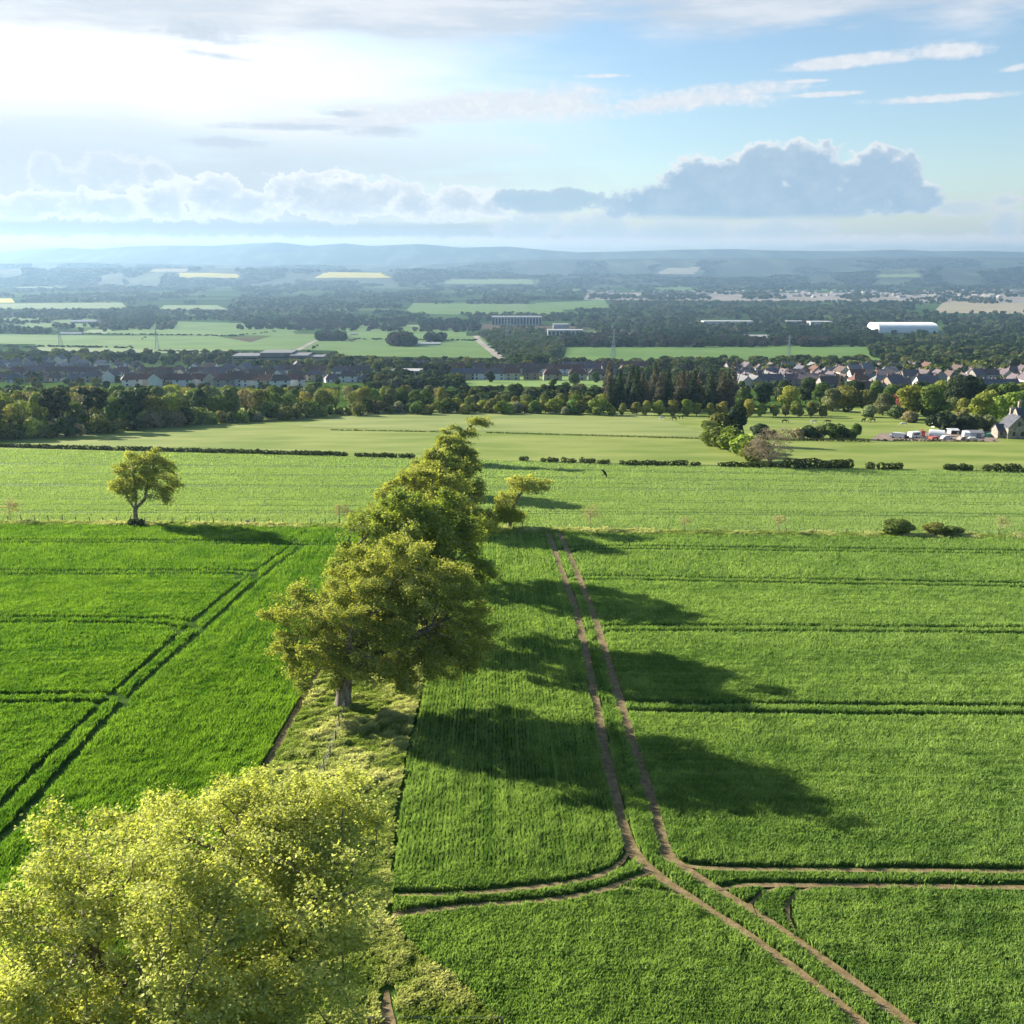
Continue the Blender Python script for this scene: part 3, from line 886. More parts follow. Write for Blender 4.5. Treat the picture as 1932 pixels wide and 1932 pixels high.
def thickness(P, par, r0, tip=.018, ex=2.0):
    n = len(P); a = np.zeros(n); kids = np.zeros(n, int)
    for i in range(n):
        if par[i] >= 0: kids[par[i]] += 1
    a[kids == 0] = 1.0
    order = np.arange(n)[::-1]
    depth = np.zeros(n, int)
    for i in order:                       # children always come after their parents
        if par[i] >= 0:
            a[par[i]] += a[i]; depth[par[i]] = max(depth[par[i]], depth[i] + 1)
    rad = a ** (1 / ex)
    rad = tip + (rad - 1) / (rad.max() - 1 + 1e-9) * (r0 - tip)
    return rad, kids, depth


def branch_mesh(name, P, par, rad, mats, flare=1.5, minr=0.0):
    n = len(P); V = []; F = []; nv = 0
    ch = [[] for _ in range(n)]
    for i in range(n):
        if par[i] >= 0: ch[par[i]].append(i)
    ring = {}

    def add(p, d, r, k):
        nonlocal nv
        d = d / (np.linalg.norm(d) + 1e-9)
        ref = np.array([0, 1., 0]) if abs(d[1]) < .9 else np.array([1., 0, 0])
        a = np.cross(d, ref); a /= np.linalg.norm(a); b = np.cross(d, a)
        t = np.arange(k) * 2 * PI / k
        V.append(p + r * (np.cos(t)[:, None] * a + np.sin(t)[:, None] * b)); nv += k
        return nv - k, k
    z0 = P[0][2]
    for i in range(n):
        k = 10 if rad[i] > .15 else 6 if rad[i] > .05 else 3
        r = rad[i] * (1 + (flare - 1) * math.exp(-max(0, P[i][2] - z0) / .45))
        if par[i] < 0:
            d = P[ch[i][0]] - P[i] if ch[i] else np.array([0, 0, 1.])
            ring[i] = add(P[i] - [0, 0, .3], d, r, k); continue
        if rad[i] < minr: continue
        p = par[i]; d = P[i] - P[p]
        main = max(ch[p], key=lambda c: rad[c]) == i
        s = ring.get(p) if main else None
        if s is None or s[1] != k: s = add(P[p], d, r, k)
        e = add(P[i], d, r, k); ring[i] = e
        j = np.arange(k); j2 = (j + 1) % k
        F.append(np.stack([s[0] + j, s[0] + j2, e[0] + j2, e[0] + j], -1))
    return mesh_np(name, np.concatenate(V), np.concatenate(F), mats, smooth=True)


def leaf_mesh(name, P, par, depth, mat, n, size, seed, spread=.38, wind=(.8, .0, -.15), md=3, tone=0.0):
    r = np.random.default_rng(seed)
    c = np.where((depth <= md) & (par >= 0))[0]
    thin_ = np.clip((vnoise(P[c, 0] * .8 + P[c, 2] * .55 + seed, P[c, 1] * .8 - P[c, 2] * .3, seed) - .22) * 3.4, .10, 1)
    wgt = np.where(depth[c] == 0, 1.6, 1.0) * thin_; wgt = wgt / wgt.sum()
    i = r.choice(c, n, p=wgt)
    bd = P[i] - P[par[i]]; bd /= np.linalg.norm(bd, axis=1)[:, None] + 1e-9
    o = r.normal(0, spread, (n, 3)) * [.62, .9, .62]
    o += r.normal(0, spread * 1.25, n)[:, None] * (np.array([.9, .0, -.36]) * .75 + bd * .5)
    p = P[i] + o + bd * r.uniform(-.3, .35, n)[:, None]
    ax = bd * .5 + np.array(wind) + r.normal(0, .55, (n, 3)); ax /= np.linalg.norm(ax, axis=1)[:, None]
    up = np.array([-.60, .30, .80]) + r.normal(0, .55, (n, 3))
    sd = np.cross(ax, up); sd /= np.linalg.norm(sd, axis=1)[:, None] + 1e-9
    L = size * r.uniform(.6, 1.3, n)[:, None]; W = L * .36
    nrm = np.cross(sd, ax)
    v = np.empty((n, 4, 3))
    v[:, 0] = p - ax * L * .5; v[:, 1] = p + sd * W - nrm * L * .08; v[:, 2] = p + ax * L * .5; v[:, 3] = p - sd * W - nrm * L * .08
    spray = np.random.default_rng(seed + 1).normal(0, .2, len(P))[i]
    t = np.clip(.5 + tone + spray + r.normal(0, .22, n), 0, 1)
    f = np.arange(n)[:, None] * 4 + np.arange(4)[None]
    return mesh_np(name, v.reshape(-1, 3), f, [mat], np.repeat(t, 4))


m_leaf_gold = leafmat('new_leaves_golden', (.25, .285, .045), (.65, .66, .22), .46, tr_col=(1.05, 1.10, .5))
m_leaf_olive = leafmat('new_leaves_olive', (.17, .22, .034), (.56, .56, .16), .44, tr_col=(1.07, 1.08, .45))
m_leaf_green = leafmat('new_leaves_green', (.12, .18, .027), (.42, .45, .11), .40, tr_col=(1.05, 1.15, .45))
m_leaf_fresh = leafmat('new_leaves_fresh', (.20, .25, .02), (.42, .45, .07), .42, tr_col=(1.15, 1.1, .45))
m_twig_leaf = leafmat('sapling_leaves', (.27, .24, .13), (.44, .37, .22), .4)


def hero(name, base_px, env, stems, r0, seed, label, leafm, nleaf, lsize, cat='tree', group=None, barkm=None, y=None, tone=0.0, md=3, spread=.38, wind=(.30, 0, -.04), minr=0.0, **kw):
    b = G(*base_px) if y is None else np.array([base_px[0], y, float(hgt(y))])
    P, par, att = grow(env, b, stems, seed, wind=wind, **kw)
    rad, kids, depth = thickness(P, par, r0)
    e = empty(name, b, 0, label, cat, group)
    obj('trunk', branch_mesh('trunk', P, par, rad, [barkm or m_bark], minr=minr), e)
    obj('crown', leaf_mesh('crown', P, par, depth, leafm, nleaf, lsize, seed + 5, spread, md=md, tone=tone), e)
    return e


GR = 'row of wind-bent trees along the rough grass strip'
# the near crown, looked down on
hero('windswept_tree', (0, 0), [(0, 0, 9.5, 6.0, 6.5, 4.4), (3.2, 2.8, 10.0, 3.3, 4.0, 3.2), (-5.0, -1.6, 5.3, 4.3, 4.6, 3.0), (0.8, 3.6, 10.4, 4.6, 3.2, 2.6), (4.0, -2, 7.0, 2.3, 4, 3.4), (-1, -5, 7.6, 6, 4, 3.4), (-6.5, .2, 4.0, 3, 3.6, 2.2)],
     [[(0, 0, 0), (.2, .1, 2.0), (.5, .2, 3.4)], [(.5, .2, 3.4), (3, 1, 6.5), (5.5, 2, 9.5)], [(.5, .2, 3.4), (-1.5, .5, 6), (-3, 0, 9)], [(.5, .2, 3.4), (.8, 2.5, 7), (1.5, 3.5, 11)], [(.3, .1, 2.8), (1, -2.5, 6), (1.5, -5, 9)]],
     .62, 101, 'large golden-leaved tree seen from above, nearest to the camera', m_leaf_gold, 250000, .13, group=GR, y=27.5,
     natt=5600, clusters=220, csig=.60, step=.40, kill=.54, spread=.25, tone=.12, minr=.0) .location.x = -11.6
# the first whole tree of the row
hero('windswept_tree', (648, 1336), [(1.2, 0, 7.7, 4.8, 5.0, 4.5), (4.6, .5, 10.1, 4.4, 4.8, 4.4), (7.2, 0, 7.4, 4.1, 4.4, 4.6), (8.8, 0, 5.8, 2.5, 3.0, 3.2), (-2.6, 0, 5.8, 2.3, 3.4, 3.0), (-2.6, -1, 4.2, 1.8, 2.4, 1.8), (4.0, 0, 5.0, 4.6, 4.4, 2.3)],
     [[(0, 0, 0), (.1, 0, 1.6), (.35, 0, 3.0)], [(.35, 0, 3.0), (1.8, .3, 6), (4.2, .6, 10.5)], [(.35, 0, 3.0), (-.6, .2, 5.5), (-1.5, .2, 8.5)], [(.35, 0, 3.0), (3.5, -.8, 5.4), (7.5, -1, 7.5)], [(.2, 0, 2.6), (1, -2, 5), (1.5, -3.5, 8)]],
     .60, 102, 'wide golden-olive tree with thick bare lower trunk at the near end of the row', m_leaf_olive, 165000, .175, group=GR,
     natt=4800, clusters=170, csig=.60, step=.42, kill=.56, spread=.25)
row = [((716, 1193), 1.10, 103, m_leaf_green, 'dark green tree standing directly behind the wide golden-olive one', 52000, .27),
       ((760, 1092), 1.04, 104, m_leaf_olive, 'tree of middle size rising behind the dark green crown of the row', 38000, .29),
       ((794, 1000), .88, 105, m_leaf_olive, 'tree of the row standing where it meets the fence line', 40000, .34),
       ((826, 934), .78, 106, m_leaf_olive, 'shorter tree of the row in the pale field just past the fence', 30000, .36)]
for bp, s, sd_, lm, lab, nl, ls in row:
    S = lambda L: [tuple(np.array(t) * s) for t in L]
    hero('windswept_tree', bp, S([(1.2, 0, 7.8, 4.3, 4.6, 4.4), (3.8, .5, 10.2, 4.2, 4.6, 4.4), (6.6, 0, 7.0, 3.6, 4.2, 4.2), (-1.2, 0, 6.0, 2.2, 3.2, 2.9)]),
         [S(p) for p in [[(0, 0, 0), (.1, 0, 1.8), (.3, 0, 3.0)], [(.3, 0, 3.0), (1.8, .3, 6), (4.2, .6, 10.5)], [(.3, 0, 3.0), (-.6, .2, 5.5), (-1.5, .2, 8.5)], [(.3, 0, 3.0), (3.5, -.8, 5.4), (7.5, -1, 7.5)]]],
         .55 * s, sd_, lab, lm, nl, ls, group=GR, natt=2600, clusters=125, csig=.6, step=.5, kill=.72, minr=.014, spread=.32)
hero('windswept_tree', (866, 874), [(-1.5, 0, 5, 3.2, 3, 3), (1, 0, 8.2, 3, 2.5, 1.8), (4.0, 0, 10.2, 2.6, 2, 1.0), (6.2, 0, 10.2, 2.2, 1.6, .7)],
     [[(0, 0, 0), (0, 0, 2.2)], [(0, 0, 2.2), (.6, 0, 5), (2.2, 0, 8.6), (5, 0, 10.4), (7.5, 0, 10.2)], [(0, 0, 2.2), (-1.2, 0, 4), (-2, 0, 6)]],
     .42, 107, 'last tree of the row, its top bent over to one side like a plume', m_leaf_olive, 15000, .36, group=GR, natt=1100, clusters=60, csig=.55, step=.5, kill=.7, minr=.016)

# lone tree with several stems rising out of a clipped hedge stump
lone = hero('lone_tree', (257, 986), [(0.8, 0, 8.6, 2.8, 3.0, 3.3), (3.0, 0, 8.8, 2.8, 3, 3.0), (-1.0, 0, 6.4, 1.6, 2.2, 3.0), (4.4, 0, 6.4, 2.0, 2.2, 2.8), (4.8, 0, 4.8, 1.1, 1.4, 1.2)],
     [[(0, 0, 0), (0, 0, 1.6), (0.05, 0, 2.2)], [(.05, 0, 2.2), (-1.0, 0, 4.2), (-1.5, 0, 7.5)], [(.05, 0, 2.2), (.5, 0, 4.5), (.4, 0, 8.5)], [(.05, 0, 2.2), (1.8, .1, 4.0), (2.2, .1, 5.6), (3.2, 0, 8.5)]],
     .36, 110, 'lone round-crowned tree with dark forking stems on the fence line', m_leaf_olive, 19000, .28, natt=2000, clusters=90, csig=.6, spread=.36, step=.45, kill=.7, minr=.014, wind=(.22, 0, -.05))
# small leaning tree beside the row, scrub round its foot
hero('leaning_tree', (962, 995), [(-.9, 0, 4.6, 1.3, 1.3, 1.3), (1.2, 0, 7.0, 2.4, 1.8, 1.3), (3.6, 0, 6.9, 1.9, 1.5, 1.1), (4.8, 0, 6.9, 1.2, 1.0, .9)],
     [[(0, 0, 0), (.1, 0, 2.4)], [(.1, 0, 2.4), (.9, 0, 4.0), (1.5, 0, 5.3), (3.0, 0, 6.8)], [(.1, 0, 2.4), (-.6, 0, 3.8), (-.9, 0, 5.4)]],
     .27, 111, 'small tree leaning over with the wind, bare dark stem above yellow-green scrub', m_leaf_olive, 5600, .28, natt=900, clusters=46, csig=.4, spread=.28, step=.4, kill=.6, minr=.014, tone=.2)
hero('scrub_bush', (962, 998), [(0, 0, 1.7, 2.0, 1.6, 1.6), (-.9, 0, 2.2, 1.2, 1.2, 1.5)],
     [[(0, 0, 0), (0, 0, .5)], [(0, 0, .5), (-.8, 0, 2.2)], [(0, 0, .5), (.7, 0, 1.8)]],
     .06, 112, 'rounded yellow-green bush growing at the foot of the small leaning tree', m_leaf_fresh, 7000, .28, cat='bush', natt=700, clusters=36, csig=.45, step=.3, kill=.45, wind=(.1, 0, .05), minr=.012)

for (px, py, hh, n, lab, sd_) in [(20, 984, 3.6, 900, 'small pale sapling on the fence line at the far left, left of the lone tree', 1), (641, 990, 3.4, 520, 'bare-looking buff sapling on the fence line just left of the tree row', 2),
                             (655, 990, 2.8, 380, 'shorter buff sapling touching the crowns of the tree row', 3), (1113, 1000, 4.0, 520, 'thin pinkish sapling on the fence line right of the leaning tree', 4),
                             (1290, 1004, 2.4, 260, 'smallest greyish sapling halfway along the right-hand fence bank', 5), (1468, 1006, 2.8, 420, 'low spreading sapling on the fence bank before the two dark bushes', 6),
                             (1885, 1010, 2.6, 420, 'pale sapling on the fence bank beyond the two dark bushes', 7)]:
    hero('sapling', (px, py), [(.2, 0, hh * .68, hh * .25, hh * .25, hh * .34)], [[(0, 0, 0), (0, 0, hh * .4), (.1, 0, hh * .9)]], .06, 120 + sd_, lab, m_twig_leaf, int(n * .65), .2, group='saplings along the fence line',
         barkm=m_bark_pale, natt=220, clusters=22, csig=.3, step=.3, kill=.4, wind=(.12, 0, 0), spread=.2)
# ---------------------------------------------------------------- clipped hedges, bushes, woodland trees (leaf clumps over lobes)
m_wood = leafmat('woodland_leaves', (.68, .76, .5), (2.6, 2.6, 2.15), .34, obj_color=True, tr_col=(1.1, 1.15, .6))
m_bark_w = noisemat('woodland_bark', [(.05, .042, .035), (.12, .10, .08)], 1.5, 3, .95)


def clumps(lobes, n, size, seed, inner=.12, flat=.0):
    """leaf-clump faces over the skins of several lobes (cx,cy,cz,rx,ry,rz)"""
    r = np.random.default_rng(seed); L = np.array(lobes, float)
    area = L[:, 3] * L[:, 4] + L[:, 3] * L[:, 5] + L[:, 4] * L[:, 5]
    k = r.choice(len(L), int(n * 1.6), p=area / area.sum())
    d = r.normal(0, 1, (len(k), 3)); d /= np.linalg.norm(d, axis=1)[:, None]
    rr = 1.02 - np.abs(r.normal(0, inner, len(k)))
    p = L[k, :3] + d * L[k, 3:] * rr[:, None]
    q = (p[:, None] - L[None, :, :3]) / L[None, :, 3:]
    ins = ((q ** 2).sum(2) < .55); ins[np.arange(len(k)), k] = False
    keep = np.where(~ins.any(1))[0][:n]
    p, d = p[keep], d[keep]; m = len(p)
    nrm = d + r.normal(0, .55, (m, 3)); nrm[:, 2] += .25; nrm /= np.linalg.norm(nrm, axis=1)[:, None]
    a = np.cross(nrm, r.normal(0, 1, (m, 3))); a /= np.linalg.norm(a, axis=1)[:, None]; b = np.cross(nrm, a)
    s = size * r.uniform(.55, 1.35, m)[:, None]
    v = np.empty((m, 4, 3))
    for c, (u, w_) in enumerate(((-1, -.4), (.35, -1), (1, .5), (-.4, 1))): v[:, c] = p + a * s * u * .62 + b * s * w_ * .62
    t = np.clip(.5 + r.normal(0, .16, len(L))[k[keep]] + r.normal(0, .2, m), 0, 1)
    f = np.arange(m)[:, None] * 4 + np.arange(4)[None]
    return v.reshape(-1, 3), f, np.repeat(t, 4)


def lobes_round(r, h, w_, base, n=9, top=.62):
    out = []
    for i in range(n):
        a = r.uniform(0, 2 * PI); q = r.uniform(.1, .62) ** .8; z = r.uniform(base + .15 * (h - base), h * .84)
        env = math.sin(PI * min(1, max(.08, (z - base * .6) / (h - base * .6)))) ** .6
        s = w_ * r.uniform(.34, .5)
        out.append((math.cos(a) * q * w_ * env, math.sin(a) * q * w_ * env, z, s, s, min(s * r.uniform(.65, .95), h - z + .1)))
    out.append((0, 0, h * .58, w_ * .62, w_ * .62, h * .36))
    return out


def trunk_mb(h, r0, lean=0.0, forks=3, seed=0):
    r = random.Random(seed); mb = MB()
    top = np.array([lean * h * .5, 0, h * .5])
    mb.tube([(0, 0, -.4), (0, 0, h * .2), top], [r0 * 1.3, r0, r0 * .7], 6)
    for k in range(forks):
        a = 2 * PI * k / forks + r.uniform(-.4, .4)
        mb.tube([(0, 0, h * .22), (math.cos(a) * h * .12, math.sin(a) * h * .12, h * .5), (math.cos(a) * h * .2 + lean * h, math.sin(a) * h * .2, h * .82)], [r0 * .7, r0 * .45, r0 * .12], 5)
    return mb


PRO = {}


def proto(kind, h, crown, trunk):
    v, f, t = crown
    PRO.setdefault(kind, []).append((h, mesh_np('crown', v, f, [m_wood], t), trunk.mesh('trunk', [m_bark_w], True)))


rr = np.random.default_rng(5)
for s in range(5):      # broad round crowns
    proto('round', 13, clumps(lobes_round(rr, 13, 5.8, .3, 13), 3000, .60, s), trunk_mb(13, .32, 0, 4, s))
for s in range(3):      # taller, narrower
    proto('tall', 17, clumps(lobes_round(rr, 17, 5.2, .8, 14), 3000, .62, 20 + s), trunk_mb(17, .34, 0, 4, s))
for s in range(2):      # thin crown, limbs showing
    proto('open', 14, clumps(lobes_round(rr, 14, 4.6, 5.5, 13), 1100, .5, 30 + s, .3), trunk_mb(14, .34, .03, 6, 40 + s))
for s in range(2):      # dark pines: foliage in plates on a bare stem
    lb = [(rr.uniform(-1.6, 1.6), rr.uniform(-1.6, 1.6), z, rr.uniform(1.6, 2.4), rr.uniform(1.6, 2.4), .9) for z in np.linspace(9, 15.5, 8)]
    proto('pine', 16, clumps(lb, 1400, .5, 50 + s, .2), trunk_mb(16, .28, .02, 2, 60 + s))
for s in range(3):      # cones
    lb = [(rr.normal(0, .2), rr.normal(0, .2), z, max(.8, (21 - z) * .21), max(.8, (21 - z) * .21), 1.5) for z in np.linspace(1.5, 17.5, 11)]
    proto('cone', 19, clumps(lb, 2000, .55, 70 + s, .25), trunk_mb(19, .3, 0, 2, 80 + s))
for s in range(2):      # bushes
    proto('bush', 4, clumps(lobes_round(rr, 4, 2.6, .2, 8), 900, .42, 90 + s), trunk_mb(4, .12, 0, 4, 95 + s))
for s in range(1):      # wide sweep
    lb = [(x, rr.normal(0, .6), 4 + 3.2 * math.sin(PI * (x + 11) / 24), 3.6, 3.4, 3.4) for x in np.linspace(-10, 11, 9)]
    proto('wide', 11, clumps(lb, 4200, .6, 98), trunk_mb(9, .4, 0, 5, 97))


def tree(kind, loc, height, colr, label, group=None, name=None, cat='tree', widen=1.0, var=None):
    h, cm, tm = PRO[kind][random.randrange(len(PRO[kind])) if var is None else var]
    s = height / h; rz = random.uniform(0, 6.28) if kind != 'wide' else 0
    e = empty(name or {'cone': 'conifer_tree', 'pine': 'pine_tree', 'bush': 'bush'}.get(kind, 'broadleaf_tree'), loc, rz, label, cat, group)
    e.scale = (s * widen, s * widen, s)
    j = lambda c: max(0.004, c * random.uniform(.86, 1.14))
    g = random.uniform(.86, 1.16)
    obj('crown', cm, e, color=(j(colr[0]) * g, colr[1] * g, colr[2] * g))
    obj('trunk', tm, e)
    return e


COLS = {'olive': (.125, .130, .035), 'green': (.075, .110, .026), 'dark green': (.038, .062, .022), 'yellow-green': (.155, .18, .035), 'golden': (.175, .172, .045),
        'grey-brown': (.15, .135, .085), 'purple-brown': (.062, .055, .042), 'blackish green': (.022, .034, .018), 'reddish': (.15, .045, .045), 'grey-green': (.105, .125, .065)}


def hedge(px0, px1, height, thick, label, seed, colr=(.045, .065, .022), group=None, dens=64, gappy=0.0):
    a, b = G(*px0), G(*px1); L = float(np.hypot(*(b - a)[:2])); n = max(2, int(L / (thick * .55)))
    r = np.random.default_rng(seed); lob = []
    d = (b - a) / L
    for i in range(n):
        t = (i + .5) / n * L
        if r.uniform() < gappy: continue
        hh = height * r.uniform(.8, 1.12)
        lob.append((t, r.normal(0, .12), hh * .55, thick * .55, thick * .5, hh * .47))
    if not lob: lob = [(L / 2, 0, height * .55, thick * .55, thick * .5, height * .47)]
    v, f, t = clumps(lob, int(L * dens * max(1, height / 1.3)), .34, seed, .12)
    e = empty('hedge', a, math.atan2(d[1], d[0]), label, 'hedge', group)
    e.rotation_euler = (0, -math.atan2(d[2], math.hypot(d[0], d[1])), math.atan2(d[1], d[0]))
    obj('foliage', mesh_np('foliage', v, f, [m_wood], t), e, color=colr)
    mb = MB()
    for i in range(int(L / 1.1) + 1):
        x = min(L - .1, .2 + i * 1.1 + r.uniform(-.2, .2)); mb.tube([(x, 0, -.15), (x + r.uniform(-.1, .1), r.uniform(-.1, .1), height * .6)], [.05, .03], 4)
    obj('stems', mb.mesh('stems', [m_bark_w]), e)['kind'] = 'stuff'
    return e


HG = 'hedge lengths between the crop and the pasture'
hedge((-90, 841), (215, 850), 1.15, 1.0, 'left end of the long clipped hedge, running out of the picture', 1, group=HG)
hedge((219, 850), (655, 861), 1.2, 1.0, 'longest unbroken stretch of clipped dark hedge between crop and pasture', 2, group=HG)
hedge((671, 862), (748, 864), 1.15, 1.0, 'short stretch of clipped hedge between two gaps left of the tree row', 3, group=HG)
hedge((753, 864), (782, 865), 1.1, 1.0, 'shortest piece of clipped hedge touching the tree row', 4, group=HG)
for i, (x0, x1, y, hh, lab) in enumerate([(980, 996, 869, 1.1, 'single small dark bush at the start of the gappy hedge'), (1022, 1052, 872, 1.1, 'low ragged hedge clump after the single small bush'),
        (1060, 1085, 873, 1.2, 'rounded hedge clump, one of three close together'), (1094, 1122, 874, 1.35, 'tallest hedge clump among the ragged ones left of the long piece'),
        (1128, 1150, 876, 1.1, 'ragged hedge clump just before the long piece'), (1170, 1296, 878, 1.25, 'long dark piece of the gappy hedge in the middle of the pasture edge'),
        (1304, 1320, 879, 1.0, 'isolated little hedge bush right of the long piece'), (1356, 1480, 881, 1.2, 'low hedge piece running in front of the bare grey tree'),
        (1480, 1606, 884, 2.3, 'tall thick dark hedge piece beside the bare grey tree'), (1636, 1700, 886, 1.6, 'rounded hedge piece standing alone right of the thick one'),
        (1784, 1850, 888, 1.6, 'left one of the two last hedge pieces'), (1856, 1922, 890, 1.7, 'right one of the two last hedge pieces'), (1928, 1990, 891, 1.2, 'hedge piece cut by the picture edge')]):
    hedge((x0, y), (x1, y + (x1 - x0) * .006), hh, 1.3 if hh < 1.5 else 2.0, lab, 10 + i, group=HG, colr=(.050, .065, .022), gappy=.12)
for px, hh, wd, lab in ((1696, 2.6, 2.2, 'dark domed bush on the fence bank, the left one of the pair'), (1760, 2.0, 2.3, 'low dark bush on the fence bank, the right one of the pair'), (1794, 1.7, 2.3, 'lowest dark bush on the fence bank, joined to the pair')):
    tree('round', G(px, 1010 + (px - 1696) * .01), hh, (.12, .135, .04), lab, group='dark bushes on the right-hand fence bank', name='bush', cat='bush', widen=wd)
# clipped ring of hedge round the lone tree's foot
e = empty('clipped_hedge', G(257, 993), 0, 'small dark clipped hedge block round the foot of the lone tree', 'hedge')
v, f, t = clumps([(x, 0, .62, .55, .8, .62) for x in (-.75, -.25, .25, .75)], 700, .22, 77, .15)
obj('foliage', mesh_np('foliage', v, f, [m_wood], t), e, color=(.035, .05, .02))
# low ditch lines in the pasture
for (a, b, hh, lab) in [((623, 812), (850, 816), .35, 'thin dark weed line across the pasture left of the last row tree'), ((918, 817), (1345, 829), .4, 'thin dark weed line across the pasture right of the last row tree')]:
    hedge(a, b, hh, .7, lab, 60 + len(lab), colr=(.075, .10, .035), dens=14)

# bushes and trees standing in the pasture on the right
pas = [('round', (1358, 838), 9.5, 'olive', 'tallest round olive tree of the clump standing out in the pasture', 1.15), ('tall', (1386, 838), 12, 'blackish green', 'dark evergreen tree behind the round olive tree in the pasture', .9),
       ('round', (1342, 842), 7.4, 'olive', 'second olive tree at the left of the pasture clump', 1.15), ('bush', (1384, 852), 6.2, 'yellow-green', 'bright bush between the olive tree and the bare grey tree', 1.2),
       ('bush', (1406, 861), 6.0, 'yellow-green', 'bright bush touching the bare grey tree', 1.2), ('bush', (1366, 847), 5.6, 'olive', 'olive bush in the middle of the pasture clump', 1.2),
       ('bush', (1424, 870), 5.4, 'olive', 'olive bush low in front of the bare grey tree', 1.2), ('bush', (1434, 826), 4.6, 'blackish green', 'dark rounded bush alone in the horse paddock', 1.3), ('bush', (1458, 826), 2.4, 'dark green', 'tiny bush beside the dark rounded paddock bush', 1.0),
       ('bush', (1505, 828), 3.4, 'grey-brown', 'grey thin bush left in the paddock hedge', 1.3), ('bush', (1524, 827), 4.2, 'dark green', 'dark bush behind the grey thin one in the paddock hedge', 1.2),
       ('bush', (1542, 827), 3.6, 'grey-green', 'pale bush in the middle of the paddock hedge', 1.2), ('bush', (1567, 827), 4.4, 'green', 'full green bush in the paddock hedge', 1.4),
       ('bush', (1592, 827), 3.4, 'dark green', 'small dark bush right of the full green one', 1.2), ('round', (1614, 829), 5.2, 'green', 'green bush with a leaning top at the end of the paddock hedge', .9)]
for kind, p, hh, cl, lab, wd in pas:
    tree(kind, G(*p), hh, COLS[cl], lab, group='bushes and trees in the right-hand pasture', widen=wd)
hedge((1410, 830), (1640, 834), .9, .9, 'low dark field hedge under the paddock bushes', 88, colr=(.05, .055, .03), dens=18)
# bare grey tree
m_twig_grey = leafmat('bare_twigs', (.20, .165, .13), (.36, .31, .25), .3)
hero('bare_tree', (1452, 880), [(0, 0, 5.0, 5.2, 3.4, 3.8), (1.8, 0, 7.6, 2.6, 2, 2.4)], [[(0, 0, 0), (0, 0, 1.0)], [(0, 0, 1.0), (-2, 0, 4)], [(0, 0, 1.0), (2, 0, 4)], [(0, 0, 1), (.8, 0, 6)]],
     .28, 140, 'bare grey-pink tree with a haze of twigs above the hedge', m_twig_grey, 5200, .26, barkm=m_bark_pale, natt=2400, clusters=90, csig=.6, step=.45, kill=.6, wind=(.05, 0, .05), spread=.3, minr=0.0)

# ---------------------------------------------------------------- the wood below the pasture
edge_x = np.array([-120, 0, 130, 290, 420, 600, 740, 900, 1160]); edge_y = np.array([838, 830, 823, 808, 798, 787, 780, 780, 782])
WG = 'trees of the wood below the pasture'
kinds = ['round', 'round', 'tall', 'open', 'round', 'tall']
tint = ['olive', 'green', 'grey-green', 'dark green', 'yellow-green', 'olive', 'green', 'grey-brown', 'olive', 'green']
shape = {'round': 'round-crowned', 'tall': 'tall', 'open': 'thin-crowned', 'pine': 'flat-topped', 'cone': 'pointed', 'bush': 'low'}
rowsW = [('bush', 0, 17, (3.6, 6.5), 'scrub edge of the wood'), ('mix', -6, 27, (9, 13), 'front row of the wood'), ('mix', -17, 32, (11, 14), 'second row of the wood'),
         ('mix', -30, 36, (11, 15), 'third row of the wood'), ('mix', -45, 40, (10, 14), 'rear row of the wood')]
for mode, dy, sp, hr, rname in rowsW:
    x = -70 + random.uniform(0, 10); i = 0
    while x < 1165:
        yb = float(np.interp(x, edge_x, edge_y)) + dy * (1.0 if x < 700 else .85) + random.uniform(-2, 2)
        if not (mode == 'mix' and dy < -25 and 860 < x < 1150):
            kd = 'bush' if mode == 'bush' else random.choice(kinds)
            cl = random.choice(tint)
            if mode == 'mix' and kd == 'open': cl = random.choice(['grey-brown', 'olive', 'golden'])
            hh = random.uniform(*hr) * (1.12 if x < 330 and mode == 'mix' else 1.0)
            if mode == 'mix' and dy == -6 and any(abs(x - q) < 14 for q in (108, 178, 200)): kd, cl, hh = 'pine', 'blackish green', 14
            if mode == 'mix' and dy == -6 and abs(x - 268) < 14: kd, cl, hh = 'tall', 'blackish green', 13.5
            gp = G(x, yb); hh = min(hh, max(3.0, (yb - (742 if 850 < x < 1150 else 727)) * mpp(gp[1]) * random.uniform(.85, 1.08))) if mode == 'mix' else hh
            tree(kd, gp, hh, COLS[cl], f'{cl} {shape[kd]} {"bush" if kd == "bush" else "tree"}, {ordinal(i)} from the left in {rname}', group=WG, widen=random.uniform(.9, 1.15), cat='bush' if kd == 'bush' else 'tree')
            i += 1
        x += sp * random.uniform(.75, 1.25)
# dark bare conifers right of the middle
i = 0
for row_y, n, lab in [(775, 11, 'front'), (764, 12, 'middle'), (752, 12, 'back')]:
    for k in range(n):
        x = 1138 + (k + random.uniform(.2, .8)) * 252 / n
        cl = random.choice(['purple-brown', 'purple-brown', 'blackish green', 'purple-brown'])
        tree('cone', G(x, row_y), random.uniform(13, 19), COLS[cl], f'{cl} pointed conifer, {ordinal(k)} from the left in the {lab} row of the conifer stand', group='conifers of the dark stand behind the pasture', widen=1.1)
# row of small round trees along the lane
for k in range(17):
    x = 1176 + k * 23.5 + random.uniform(-4, 4)
    if 1345 < x < 1400 and k % 2: continue
    cl = random.choice(['golden', 'olive', 'yellow-green', 'olive'])
    tree('round', G(x, 783 + (x - 1176) * .012), random.uniform(5.0, 7.0), COLS[cl], f'small {cl} round tree, {ordinal(k)} from the left in the lane row behind the paddock', group='small round trees along the lane', widen=.95)
